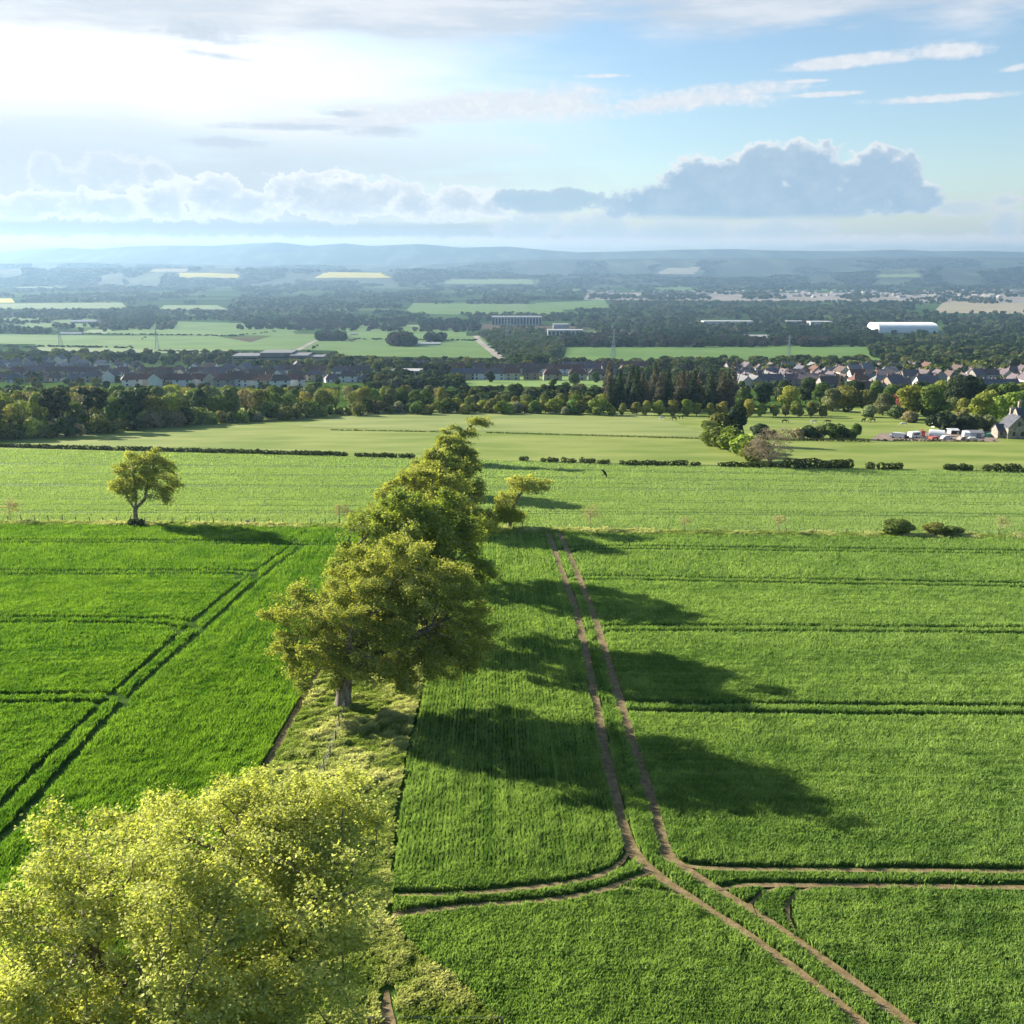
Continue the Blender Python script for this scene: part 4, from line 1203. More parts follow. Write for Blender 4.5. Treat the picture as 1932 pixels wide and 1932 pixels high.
# mixed trees on the right
rw = [(1400, 768, 9, 'green', 'round'), (1440, 765, 11, 'dark green', 'round'), (1475, 764, 12, 'dark green', 'tall'), (1490, 771, 10, 'yellow-green', 'round'), (1520, 762, 13, 'dark green', 'tall'), (1550, 764, 11, 'green', 'round'),
      (1570, 776, 10, 'grey-green', 'round'), (1583, 760, 13, 'purple-brown', 'cone'), (1600, 777, 11, 'olive', 'round'), (1610, 764, 12, 'dark green', 'round'), (1636, 778, 10, 'olive', 'round'), (1650, 764, 12, 'green', 'tall'),
      (1665, 783, 9, 'grey-brown', 'round'), (1680, 770, 11, 'green', 'round'), (1702, 776, 9, 'reddish', 'round'), (1722, 790, 13.5, 'yellow-green', 'round'), (1752, 792, 14, 'green', 'round'), (1740, 768, 12, 'dark green', 'round'),
      (1772, 772, 13, 'yellow-green', 'round'), (1790, 790, 9, 'grey-green', 'open'), (1804, 776, 16, 'blackish green', 'round'), (1815, 788, 8, 'golden', 'round'), (1836, 774, 15, 'dark green', 'tall'), (1846, 802, 12, 'yellow-green', 'tall'),
      (1866, 782, 11, 'golden', 'open'), (1880, 776, 12, 'dark green', 'round'), (1900, 778, 13, 'green', 'round'), (1925, 770, 12, 'olive', 'round'), (1950, 790, 13, 'green', 'round'), (1500, 783, 6, 'olive', 'round'), (1530, 784, 6, 'grey-brown', 'round'),
      (1640, 787, 5, 'grey-green', 'bush'), (1690, 791, 5, 'grey-green', 'bush'), (1715, 797, 4.5, 'grey-brown', 'bush'), (1780, 799, 4.5, 'dark green', 'bush'), (1812, 803, 5, 'grey-brown', 'bush'), (1820, 815, 6, 'blackish green', 'bush'),
      (1838, 812, 5, 'grey-green', 'bush'), (1774, 815, 6, 'blackish green', 'bush'), (1790, 812, 5, 'dark green', 'bush'), (1860, 812, 5, 'grey-green', 'bush')]
rw.sort(key=lambda q: q[0])
seen = {}
for x, y, hh, cl, kd in rw:
    key = (cl, kd); seen[key] = seen.get(key, 0) + 1
    tot = sum(1 for q in rw if (q[3], q[4]) == key)
    which = f'{ordinal(seen[key] - 1)} such from the left ' if tot > 1 else ''
    tree(kd, G(x, y), hh, COLS[cl], f'{cl} {shape[kd]} {"bush" if kd == "bush" else "tree"}, {which}near the stone house', group='trees between the lane and the stone house', widen=1.15, cat='bush' if kd == 'bush' else 'tree')
tree('wide', G(1925, 800), 12.5, COLS['yellow-green'], 'wide sweeping yellow-green tree mass behind the stone house', widen=1.05)
# ---------------------------------------------------------------- fences, houses, farm, vehicles, animals
m_wall = noisemat('render_wall', [(.80, .80, .80), (1, 1, 1)], .5, 4, .9, obj_color=True)
m_roof = noisemat('roof_slates', [(.75, .75, .75), (1.15, 1.15, 1.15)], .8, 5, .7, .02, 3, (1, 1, 3), obj_color=True)
m_chim = noisemat('chimney_brick', [(.16, .10, .075), (.30, .21, .16)], 1.5, 4, .9)
m_glass = noisemat('window_glass', [(.02, .025, .03), (.05, .06, .07)], .5, 2, .15, spec=.5)
m_white = noisemat('white_paint', [(.66, .66, .65), (.80, .80, .79)], .4, 4, .6)
m_grey = noisemat('grey_panels', [(.26, .26, .27), (.38, .38, .38)], .15, 4, .7)
m_stone = noisemat('stone_wall', [(.17, .145, .12), (.30, .265, .22), (.38, .34, .29)], 1.3, 6, .95, .03, 4)
m_slate = noisemat('slate', [(.055, .06, .075), (.11, .115, .135)], 1.2, 5, .6, .02, 4)
m_wood_post = noisemat('weathered_post', [(.08, .062, .045), (.17, .135, .10)], 3, 4, .95)
m_wire = noisemat('wire', [(.25, .25, .25), (.35, .35, .35)], 5, 2, .5)
m_tyre = noisemat('tyre_rubber', [(.015, .015, .015), (.03, .03, .03)], 5, 2, .9)
m_paint = noisemat('vehicle_paint', [(.92, .92, .92), (1, 1, 1)], 1, 2, .35, obj_color=True, spec=.5)
m_coat = noisemat('animal_coat', [(.85, .85, .85), (1, 1, 1)], 2, 3, .8, obj_color=True)
m_steel = noisemat('galvanised_steel', [(.30, .32, .34), (.42, .44, .46)], .5, 3, .6)


def fence(pts_px, step, h, label, seed, r=.055, wires=3, jump=()):
    p = resample(np.c_[wpoly(pts_px)], step); q = resample(np.c_[wpoly(pts_px)], 2.0)
    g = random.Random(seed); o3 = np.array([p[0][0], p[0][1], float(hgt(p[0][1]))])
    e = empty('wire_fence', o3, 0, label, 'fence')
    for i, (x, y) in enumerate(p):
        hh = h * g.uniform(.85, 1.12); mb = MB(); mb.tube([(0, 0, -.3), (g.uniform(-.07, .07), g.uniform(-.05, .05), hh)], [r, r * .9], 6)
        obj('post', mb.mesh('post', [m_wood_post]), e, loc=(x - o3[0], y - o3[1], float(hgt(y)) - o3[2]))
    for k in range(wires):
        mb = MB(); zz = h * (.35 + .55 * k / max(1, wires - 1))
        mb.tube([(x - o3[0], y - o3[1], float(hgt(y)) - o3[2] + zz) for x, y in q], .012, 3, caps=False)
        obj('wire', mb.mesh('wire', [m_wire]), e)
    return e


fence([(-60, 984), (0, 985), (300, 988), (640, 992)], 2.15, 1.15, 'post and wire fence running along the grass bank past the lone tree', 1, r=.075)
fence([(985, 1000), (1300, 1005), (1932, 1013), (2000, 1014)], 4.2, 1.0, 'low post and wire fence along the bank to the right of the leaning tree', 2)
fence([(600, 1492), (632, 1405), (650, 1345), (664, 1300), (680, 1262), (712, 1190), (736, 1140)], 2.3, 1.15, 'old post and wire fence down the middle of the rough grass strip', 3, r=.05)
fence([(700, 1960), (817, 1938), (876, 1934), (950, 1960)], 2.4, 1.25, 'fence posts at the bottom of the picture right of the near tree', 4, r=.075, wires=2)
mb = MB(); g = random.Random(4)
for k in range(9): mb.tube([(g.uniform(-.9, .9), g.uniform(-.5, .5), -.1), (g.uniform(-.7, .7), g.uniform(-.4, .4), g.uniform(.35, .9))], [g.uniform(.3, .45), .12], 6)
tag(obj('stone_heap', mb.mesh('stone_heap', [m_stone]), loc=G(470, 991)), 'small grey heap of stones lying against the fence bank', 'stones')


# ---- houses
def gable(mb, x0, x1, y0, y1, zw, zr, mi=0, along='x', z0=-1.2):
    """walls with pointed ends"""
    if along == 'x':
        ym = (y0 + y1) / 2
        v = [(x, y, z) for x in (x0, x1) for y, z in ((y0, z0), (y1, z0), (y1, zw), (ym, zr), (y0, zw))]
    else:
        xm = (x0 + x1) / 2
        v = [(x, y, z) for y in (y0, y1) for x, z in ((x0, z0), (x1, z0), (x1, zw), (xm, zr), (x0, zw))]
    mb.add(v, [(4, 3, 2, 1, 0), (5, 6, 7, 8, 9), (0, 1, 6, 5), (1, 2, 7, 6), (2, 3, 8, 7), (3, 4, 9, 8), (4, 0, 5, 9)], mi)


def slabs(mb, x0, x1, y0, y1, zw, zr, mi=0, along='x', t=.18, ov=.4, hip=0.0):
    """two roof slopes with thickness, lying just proud of the walls"""
    e = .03
    if along == 'x':
        ym = (y0 + y1) / 2; s = (zr - zw) / (ym - y0)
        for sg, ye in ((1, y0 - ov), (-1, y1 + ov)):
            zb = zw - ov * s + e
            a = [(x0 - ov, ye, zb), (x1 + ov, ye, zb), (x1 + ov - hip, ym, zr + e), (x0 - ov + hip, ym, zr + e)]
            v = a + [(x, y, z + t) for x, y, z in a]
            f = [(0, 3, 2, 1), (4, 5, 6, 7), (0, 1, 5, 4), (1, 2, 6, 5), (2, 3, 7, 6), (3, 0, 4, 7)]
            mb.add(v, f if sg > 0 else [q[::-1] for q in f], mi)
        if hip:
            for sx, xe, xr in ((1, x0 - ov, x0 - ov + hip), (-1, x1 + ov, x1 + ov - hip)):
                zb = zw - ov * s + e + t
                mb.add([(xe, y0 - ov, zb), (xe, y1 + ov, zb), (xr, ym, zr + e + t)], [(0, 2, 1) if sx > 0 else (0, 1, 2)], mi)
    else:
        xm = (x0 + x1) / 2; s = (zr - zw) / (xm - x0)
        for sg, xe in ((1, x0 - ov), (-1, x1 + ov)):
            zb = zw - ov * s + e
            a = [(xe, y0 - ov, zb), (xe, y1 + ov, zb), (xm, y1 + ov, zr + e), (xm, y0 - ov, zr + e)]
            v = a + [(x, y, z + t) for x, y, z in a]
            f = [(0, 1, 2, 3), (7, 6, 5, 4), (4, 5, 1, 0), (5, 6, 2, 1), (6, 7, 3, 2), (7, 4, 0, 3)]
            mb.add(v, f if sg > 0 else [q[::-1] for q in f], mi)


HP = {}
for key, (w_, d_, zw, zr, hip, nch, nw) in {'semi': (13, 8, 5.0, 8.2, 3.0, 2, 4), 'cottage': (10, 7.5, 3.0, 6.4, 0, 2, 3), 'bungalow': (11, 9, 2.8, 6.0, 3.2, 1, 3), 'terrace': (24, 8, 5.2, 8.4, 0, 4, 8), 'villa': (11, 9, 5.6, 9.4, 0, 2, 4)}.items():
    wb, rb, cb = MB(), MB(), MB()
    if hip: wb.box(-w_ / 2, w_ / 2, -d_ / 2, d_ / 2, -1.2, zw)
    else: gable(wb, -w_ / 2, w_ / 2, -d_ / 2, d_ / 2, zw, zr)
    slabs(rb, -w_ / 2, w_ / 2, -d_ / 2, d_ / 2, zw, zr, hip=hip)
    cb.box(-.45, .45, -.35, .35, -1.3, .9); cb.tube([(-.2, 0, .9), (-.2, 0, 1.25)], .13, 6); cb.tube([(.2, 0, .9), (.2, 0, 1.25)], .13, 6)
    wm = MB(); wm.box(-.6, .6, -.05, .05, 0, 1.25)
    cx = np.linspace(-w_ / 2 + .6, w_ / 2 - .6, nch) if nch > 1 else [w_ * .1]
    if hip and nch > 1: cx = np.linspace(-w_ / 2 + hip * .9, w_ / 2 - hip * .9, nch)
    wins = []
    per = nw // 2 if zw > 4 else nw
    for k in range(per):
        x = -w_ / 2 + w_ * (k + .5) / per
        wins.append((x, -d_ / 2 - .02, 1.0))
        if zw > 4: wins.append((x, -d_ / 2 - .02, 3.4))
    HP[key] = (wb.mesh('wall', [m_wall]), rb.mesh('roof', [m_roof]), cb.mesh('chimney', [m_chim]), wm.mesh('window', [m_glass]), [(x, 0, zr) for x in cx], wins)
WALLC = {'white': (.74, .73, .70), 'cream': (.56, .50, .40), 'grey': (.34, .32, .30), 'buff': (.38, .31, .24), 'brown': (.24, .19, .155)}
ROOFC = {'slate grey': (.13, .13, .15), 'dark brown': (.13, .095, .08), 'red-brown': (.16, .085, .065), 'dull purple': (.155, .125, .135), 'pale grey': (.20, .20, .21), 'orange-red': (.42, .13, .075)}


def house(kind, loc, rz, wc, rc, label, group=None, windows=True, name=None, s=1.0):
    wm, rm, cm, gm, ch, wi = HP[kind]
    e = empty(name or ('terraced_house' if kind == 'terrace' else 'house'), loc, rz, label, 'house', group); e.scale = (s, s, s)
    obj('wall', wm, e, color=WALLC[wc]); ro = obj('roof', rm, e, color=ROOFC[rc])
    for c in ch: obj('chimney', cm, ro, loc=c)
    if windows:
        for c in wi: obj('window', gm, e, loc=c)
    return e


kn = {'semi': 'hipped house', 'cottage': 'gabled cottage', 'bungalow': 'bungalow', 'terrace': 'terrace block', 'villa': 'tall gabled house'}
LV = [(729, 250, 560, 30, 'left village front row', ['semi', 'semi', 'villa'], ['red-brown', 'dark brown', 'red-brown']),
      (720, -30, 700, 40, 'left village second row', ['semi', 'villa', 'bungalow', 'cottage', 'semi'], ['dark brown', 'dull purple', 'slate grey']),
      (711, -30, 690, 40, 'left village third row', ['semi', 'terrace', 'villa', 'cottage', 'cottage'], ['dull purple', 'dark brown', 'slate grey', 'red-brown']),
      (703, -30, 620, 38, 'left village fourth row', ['semi', 'villa', 'bungalow', 'cottage'], ['dull purple', 'slate grey', 'dark brown']),
      (695, -30, 260, 35, 'left village fifth row', ['semi', 'bungalow', 'cottage'], ['dull purple', 'pale grey']),
      (687, -30, 170, 32, 'left village rear row', ['bungalow', 'villa'], ['slate grey', 'dull purple'])]
for y, x0, x1, sp, rn, ks, rcs in LV:
    x = x0; i = 0
    while x < x1:
        k = random.choice(ks); wc = random.choice(['white', 'white', 'white', 'cream', 'buff', 'grey']); rc = random.choice(rcs)
        rz = random.choice([0, 0, .12, -.15, .3]) + random.uniform(-.1, .1) + (PI / 2 if k in ('cottage', 'villa') and random.random() < .55 else 0)
        house(k, G(x, y + random.uniform(-2, 2)), rz, wc, rc, f'{wc} {kn[k]}, {rc} roof, {ordinal(i)} from the left in {rn}', 'houses of the left-hand village', windows=y > 708, s=.95)
        i += 1; x += sp * .85 * random.uniform(.85, 1.2) * (1.35 if k == 'terrace' else 1)
for y, xs, rn in [(717, [884, 926, 962, 1000, 1046, 1088, 1126, 1160], 'front row behind the park'), (707, [868, 905, 950, 990, 1030, 1075, 1112, 1150, 1184], 'rear row behind the park'), (700, [790, 830, 1090, 1130, 1200], 'roofs behind the terraces')]:
    for i, x in enumerate(xs):
        wc = random.choice(['buff', 'cream', 'white', 'cream', 'buff']); rc = random.choice(['dull purple', 'dark brown', 'slate grey', 'red-brown']); k = random.choice(['terrace', 'semi', 'terrace', 'villa'])
        house(k, G(x + random.uniform(-4, 4), y + random.uniform(-1.5, 1.5)), random.uniform(-.12, .12), wc, rc, f'{wc} {kn[k]}, {rc} roof, {ordinal(i)} from left in {rn}', 'houses behind the park field')
RV = [(739, 1560, 1700, 34, 'right village front row', ['villa', 'cottage']), (729, 1395, 1560, 28, 'right village low row', ['terrace', 'semi']), (731, 1620, 1945, 40, 'right village second row', ['villa', 'cottage', 'semi']),
      (721, 1400, 1945, 27, 'right village third row', ['villa', 'semi', 'cottage', 'villa']), (712, 1385, 1945, 27, 'right village fourth row', ['villa', 'semi', 'bungalow']), (704, 1380, 1760, 29, 'right village rear row', ['villa', 'semi'])]
for y, x0, x1, sp, rn, ks in RV:
    x = x0; i = 0
    while x < x1:
        k = random.choice(ks); wc = random.choice(['white', 'cream', 'grey', 'grey', 'buff']); rc = random.choice(['slate grey', 'red-brown', 'dull purple', 'dull purple', 'dark brown', 'pale grey'])
        rz = random.choice([0, PI / 2, .25, -.3, PI / 2 + .2]) + random.uniform(-.1, .1)
        if not (y == 731 and 1715 < x < 1900):
            house(k, G(x, y + random.uniform(-2, 2)), rz, wc, rc, f'{wc} {kn[k]}, {rc} roof, {ordinal(i)} from the left in {rn}', 'houses of the right-hand village', windows=y > 715, s=.95)
            i += 1
        x += sp * .88 * random.uniform(.85, 1.25)
house('cottage', G(1746, 734), .08, 'white', 'slate grey', 'long white cottage with white gable chimneys beside the orange-red roof', name='cottage', s=1.25)
house('cottage', G(1773, 735), 1.1, 'cream', 'orange-red', 'small house with a bright orange-red roof', s=.8)
for x, rz, lab in [(1842, .03, 'left half of the long slate-roofed stone building in the right village'), (1880, .03, 'right half of the long slate-roofed stone building in the right village')]:
    house('terrace', G(x, 741), rz, 'grey', 'slate grey', lab, s=.9)


# ---- stone house at the picture's right edge
def stone_house():
    e = empty('stone_house', G(1930, 829), 0, 'gabled stone house with slate roofs and tall chimneys by the farmyard', 'house'); e.scale = (.9, .9, .9)
    w1 = MB(); gable(w1, 1, 17, 5, 13, 5.2, 9.2); gable(w1, -4.6, 2.2, 1.2, 8, 3.6, 7.4, along='y'); gable(w1, -7.0, -4.62, 3, 7.5, 2.4, 4.2); gable(w1, 2.22, 6.2, -1.5, 5.0, 3.2, 5.8, along='y'); w1.box(6.22, 17, 1.5, 4.98, -1, 3.0)
    obj('wall', w1.mesh('wall', [m_stone]), e)
    for a, nm in (((1, 17, 5, 13, 5.2, 9.2), 'x'), ((-4.6, 2.2, 1.2, 8, 3.6, 7.4), 'y'), ((-7.0, -4.62, 3, 7.5, 2.4, 4.2), 'x'), ((2.22, 6.2, -1.5, 5.0, 3.2, 5.8), 'y')):
        rb = MB(); slabs(rb, *a, along=nm, ov=.22); ro = obj('roof', rb.mesh('roof', [m_slate]), e)
        for cx, cy, zc in {(1, 17): [(2.2, 9, 9.4), (9, 9, 9.4), (16, 9, 9.4)], (-4.6, 2.2): [(-1.2, 7.3, 7.4)]}.get(a[:2], []):
            cb = MB(); cb.box(-.5, .5, -.4, .4, -1.5, 1.7); cb.box(-.62, .62, -.52, .52, 1.7, 1.95); cb.tube([(-.22, 0, 1.95), (-.22, 0, 2.5)], .14, 6); cb.tube([(.22, 0, 1.95), (.22, 0, 2.5)], .14, 6)
            obj('chimney', cb.mesh('chimney', [m_stone]), ro, loc=(cx, cy, zc))
    rb = MB(); v = [(6.1, 1.2, 3.03), (17.2, 1.2, 3.03), (17.2, 4.95, 5.1), (6.1, 4.95, 5.1)]; rb.add(v + [(x, y, z + .18) for x, y, z in v], [(0, 3, 2, 1), (4, 5, 6, 7), (0, 1, 5, 4), (1, 2, 6, 5), (2, 3, 7, 6), (3, 0, 4, 7)])
    obj('roof', rb.mesh('roof', [m_slate]), e)
    n = 9; arc = [(-.9, 0), (.9, 0)] + [(.9 * math.cos(t), 1.5 + .9 * math.sin(t)) for t in np.linspace(0, PI, n)]
    ab = MB(); ab.prism(arc[::-1], -.04, .04); obj('door', ab.mesh('door', [m_glass]), e, loc=(4.2, -1.53, 0))
    wb = MB(); wb.box(-.45, .45, -.04, .04, 0, 1.4)
    wme = wb.mesh('window', [m_glass])
    for c in [(-2.6, 1.18, .9), (.2, 1.18, .9), (-1.2, 1.18, 4.1), (8, 1.48, .8), (10.5, 1.48, .8), (13, 1.48, .8), (4.2, -1.53, 3.6), (-5.8, 2.98, .8)]: obj('window', wme, e, loc=c)


stone_house()


# ---- farmyard
def shed(loc, w_, d_, h, rise, wallm, roofm, label, open_front=False, rz=0.0, name='shed'):
    e = empty(name, loc, rz, label, 'shed'); wb = MB()
    if open_front:
        wb.box(-w_ / 2, w_ / 2, d_ / 2 - .12, d_ / 2, -.6, h); wb.box(-w_ / 2, -w_ / 2 + .12, -d_ / 2, d_ / 2 - .12, -.6, h); wb.box(w_ / 2 - .12, w_ / 2, -d_ / 2, d_ / 2 - .12, -.6, h)
    else: gable(wb, -w_ / 2, w_ / 2, -d_ / 2, d_ / 2, h, h + rise, z0=-.6)
    obj('wall', wb.mesh('wall', [wallm]), e); rb = MB(); slabs(rb, -w_ / 2, w_ / 2, -d_ / 2, d_ / 2, h, h + rise, ov=.2, t=.1)
    obj('roof', rb.mesh('roof', [roofm]), e)
    if not open_front:
        db = MB(); db.box(-.7, .7, -.04, .04, 0, min(2.0, h - .2)); obj('door', db.mesh('door', [m_grey]), e, loc=(w_ * .2, -d_ / 2 - .03, 0))
    return e


shed(G(1836, 824), 4.6, 3.2, 1.5, .5, m_white, m_grey, 'white farm shed with grey roof between the open shed and the green cover')
shed(G(1797, 819), 2.4, 3.0, 1.4, .35, m_grey, m_white, 'dark open-fronted shed with pale frame', open_front=True)
shed(G(1771, 806), 4.2, 2.8, 1.3, .5, m_white, m_white, 'long white stable hut standing behind the dark bushes')
mb = MB(); pr = [(1.9 * math.cos(t), 1.55 * math.sin(t)) for t in np.linspace(0, PI, 12)]; mb.prism(pr[::-1], -2.2, 2.2)
e = empty('covered_trailer', G(1767, 823), PI / 2 - .4, 'rounded white covered trailer in the middle of the farmyard', 'trailer'); obj('cover', mb.mesh('cover', [m_white]), e, loc=(0, 0, .45))
tb = MB(); tb.box(-1.7, 1.7, -2.1, 2.1, .25, .44); obj('bed', tb.mesh('bed', [m_steel]), e)
wh = MB(); wh.tube([(-.1, 0, 0), (.1, 0, 0)], .3, 12); whm = wh.mesh('wheel', [m_tyre])
for sx in (-1.55, 1.55): obj('wheel', whm, e, loc=(sx, 0, .28))
gm = noisemat('green_tarpaulin', [(.10, .36, .25), (.16, .46, .33)], 1, 4, .5)
tp = MB(); tp.add([(-1.5, -.8, -.1), (1.5, -.8, -.1), (1.6, .9, -.1), (-1.4, .9, -.1), (-1.1, -.5, 1.1), (1.1, -.45, 1.2), (1.2, .5, 1.2), (-.9, .5, 1.0)], [(3, 2, 1, 0), (4, 5, 6, 7), (0, 1, 5, 4), (1, 2, 6, 5), (2, 3, 7, 6), (3, 0, 4, 7)])
tag(obj('tarpaulin_stack', tp.mesh('tarpaulin_stack', [gm]), loc=G(1866, 824)), 'stack under a bright green tarpaulin beside the stone house', 'tarpaulin')


def wheels(e, xs, y, r):
    wb = MB(); wb.tube([(0, -.1, 0), (0, .1, 0)], r, 12); me = wb.mesh('wheel', [m_tyre])
    for x in xs:
        for s in (-1, 1): obj('wheel', me, e, loc=(x, s * y, r))


def vehicle(kind, loc, rz, colr, label, s=1.0):
    e = empty(kind, loc, rz, label, {'parked_car': 'car', 'caravan': 'caravan', 'van': 'van', 'digger': 'machine', 'flat_trailer': 'trailer'}[kind]); e.scale = (s, s, s)
    prof = {'parked_car': [(-2.1, .35), (2.1, .35), (2.1, .8), (1.2, .95), (.7, 1.45), (-1.1, 1.5), (-1.9, 1.0), (-2.1, .9)], 'caravan': [(-2.4, .45), (2.2, .45), (2.5, 1.2), (2.1, 2.4), (-2.3, 2.4), (-2.5, 1.3)],
            'van': [(-2.6, .4), (2.6, .4), (2.6, 1.0), (2.0, 1.3), (1.5, 2.2), (-2.6, 2.2)], 'digger': [(-1.6, .5), (1.4, .5), (1.5, 1.3), (.4, 1.4), (.3, 2.4), (-.9, 2.4), (-1.0, 1.4), (-1.7, 1.3)], 'flat_trailer': [(-1.9, .6), (1.9, .6), (1.9, 1.3), (-1.9, 1.3)]}[kind]
    wd = .85 if kind != 'caravan' else 1.1
    mb = MB(); mb.prism(prof, -wd, wd); obj('body', mb.mesh('body', [m_paint]), e, color=colr)
    wheels(e, (-1.3, 1.3) if kind != 'caravan' else (0,), wd * .92, .36)
    if kind in ('parked_car', 'van', 'caravan'):
        wb = MB(); z = {'parked_car': (.98, 1.38), 'van': (1.3, 1.9), 'caravan': (1.3, 1.95)}[kind]; x = {'parked_car': (-1.2, .75), 'van': (.4, 1.5), 'caravan': (-1.4, 1.4)}[kind]
        wb.box(x[0], x[1], -wd - .015, -wd, *z); obj('window', wb.mesh('window', [m_glass]), e)
    if kind == 'digger':
        ab = MB(); ab.tube([(1.2, 0, 1.2), (2.4, 0, 2.6), (3.2, 0, 1.0)], [.16, .14, .1], 6); obj('boom', ab.mesh('boom', [m_paint]), e, color=colr)


FV = [('van', (1692, 827), 2.6, (.70, .70, .70), 'pale van at the left end of the farmyard'), ('parked_car', (1704, 827), .3, (.06, .07, .07), 'dark car next to the pale van'), ('caravan', (1725, 826), .4, (.76, .75, .72), 'white caravan left of the orange-red machine'),
      ('digger', (1740, 824), 1.2, (.55, .10, .06), 'orange-red machine in the farmyard'), ('flat_trailer', (1761, 830), .5, (.55, .13, .08), 'small red trailer at the yard edge'), ('parked_car', (1786, 829), .15, (.74, .75, .76), 'white car at the yard edge right of the red trailer'),
      ('caravan', (1822, 826), 1.3, (.78, .78, .77), 'white horsebox against the grey-roofed shed'), ('parked_car', (1815, 831), .5, (.45, .38, .33), 'tan car in front of the white horsebox'), ('parked_car', (1833, 832), 2.8, (.62, .58, .5), 'cream car right of the tan one')]
for k, p, rz, cl, lab in FV: vehicle(k, G(*p), rz, cl, lab, .8)
hedge((1655, 832), (1880, 834), .55, .8, 'ragged weedy boundary in front of the farmyard', 66, colr=(.09, .085, .055), dens=14, gappy=.45)
sheet('yard', [(1640, 832), (1885, 834), (1870, 812), (1660, 818)], 14, 5, noisemat('yard_dirt', [(.17, .125, .10), (.27, .215, .17)], .4, 5, .95), .10, 'trampled dirt farmyard')


# ---- animals
def skinned(name, verts, edges, radii, sub=2):
    me = bpy.data.meshes.new(name); me.from_pydata(verts, edges, [])
    o = bpy.data.objects.new(name, me); C.objects.link(o)
    md = o.modifiers.new('skin', 'SKIN'); md.use_smooth_shade = True
    for i, r in enumerate(radii): me.skin_vertices[0].data[i].radius = (r, r) if not isinstance(r, tuple) else r
    me.skin_vertices[0].data[0].use_root = True
    s = o.modifiers.new('sub', 'SUBSURF'); s.levels = s.render_levels = sub
    dg = bpy.context.evaluated_depsgraph_get(); r = bpy.data.meshes.new_from_object(o.evaluated_get(dg)); r.name = name
    bpy.data.objects.remove(o); r.materials.clear(); r.materials.append(m_coat)
    return r


def horse_mesh(graze):
    V = [(0, 0, 1.2), (.55, 0, 1.22), (-.6, 0, 1.25), (.8, 0, 1.32)]; E = [(0, 1), (0, 2), (1, 3)]; R = [.29, .27, .27, .2]
    neck = [(1.1, 0, 1.15), (1.4, 0, .75), (1.5, 0, .42), (1.62, 0, .14)] if graze else [(1.05, 0, 1.62), (1.25, 0, 1.95), (1.5, 0, 1.85), (1.72, 0, 1.68)]
    p = 3
    for q, r in zip(neck, (.15, .11, .11, .065)): V.append(q); R.append(r); E.append((p, len(V) - 1)); p = len(V) - 1
    for bx, root, hind in ((.6, 1, 0), (-.65, 2, 1)):
        for s in (-1, 1):
            p = root
            for q, r in (((bx - .02, s * .17, .95), .13), ((bx + (.08 if hind else .02), s * .18, .78), .11), ((bx - (.12 if hind else 0), s * .18, .48), .06), ((bx - (.05 if hind else .0), s * .18, .12), .045), ((bx + .05, s * .18, .02), .06)):
                V.append(q); R.append(r); E.append((p, len(V) - 1)); p = len(V) - 1
    p = 2
    for q, r in (((-.92, 0, 1.2), .06), ((-1.02, 0, .8), .07), ((-1.04, 0, .5), .03)): V.append(q); R.append(r); E.append((p, len(V) - 1)); p = len(V) - 1
    return skinned('horse', V, E, R, 1)


hm = [horse_mesh(True), horse_mesh(False)]
for p, k, rz, cl, lab in [((1248, 793), 0, .3, (.62, .60, .56), 'white horse grazing at the left end of the paddock beside two dark ones'), ((1272, 794), 0, 2.6, (.035, .025, .02), 'dark horse grazing in the middle of the left trio'),
                          ((1285, 791), 1, .2, (.03, .025, .025), 'black horse standing at the right of the left trio'), ((1629, 797), 1, .5, (.035, .025, .02), 'dark horse standing above the leaning-topped bush'),
                          ((1646, 797), 0, 3.0, (.03, .022, .02), 'black horse grazing right of the standing dark one'), ((1534, 800), 0, .2, (.66, .64, .6), 'white horse grazing in the middle of the paddock'),
                          ((1562, 800), 0, 2.9, (.10, .055, .03), 'brown horse grazing right of the middle white one'), ((1705, 805), 0, 2.9, (.66, .64, .6), 'white horse grazing near the farmyard'),
                          ((1480, 799), 0, .1, (.06, .035, .025), 'brown horse grazing behind the dark rounded bush')]:
    o = obj('horse', hm[k], loc=G(*p), rz=rz, color=cl); tag(o, lab, 'horse', 'horses in the paddock')

# swallow over the far field: body, long swept wings and forked tail in one mesh
bm_ = MB()
bm_.tube([(.09, 0, 0), (.065, 0, .004), (.02, 0, .006), (-.05, 0, .002), (-.09, 0, 0)], [.006, .02, .026, .016, .006], 8)
for s in (-1, 1):
    out = [(.045, .015), (.055, .08), (.02, .15), (-.045, .215), (-.02, .13), (-.02, .07), (-.025, .015)]
    v = [(x, s * y, .012 + .12 * y) for x, y in out] + [(x, s * y, .006 + .12 * y) for x, y in out]; n = len(out)
    f = [tuple(range(n)), tuple(range(2 * n - 1, n - 1, -1))] + [(i, (i + 1) % n, (i + 1) % n + n, i + n) for i in range(n)]
    bm_.add(v, f)
    tl = [(-.08, .008), (-.17, .04), (-.10, -.004)]
    v = [(x, s * y, .004) for x, y in tl] + [(x, s * y, .0) for x, y in tl]
    bm_.add(v, [(0, 1, 2), (5, 4, 3), (0, 1, 4, 3), (1, 2, 5, 4), (2, 0, 3, 5)])
m_bird = noisemat('bird_plumage', [(.010, .011, .016), (.02, .022, .03)], 20, 2, .6)
b = obj('bird', bm_.mesh('bird', [m_bird]))
pb = G(1141, 893); cpos = np.array([0, 0, CAM_H]); dv = (pb - cpos) / np.linalg.norm(pb - cpos)
wy = Vector((.58, .12, -.80)).normalized(); wx = Vector((.78, .25, .56)); wx = (wx - wx.dot(wy) * wy).normalized()
b.rotation_euler = Matrix((wx, wy, wx.cross(wy))).transposed().to_euler(); b.location = cpos + dv * 36
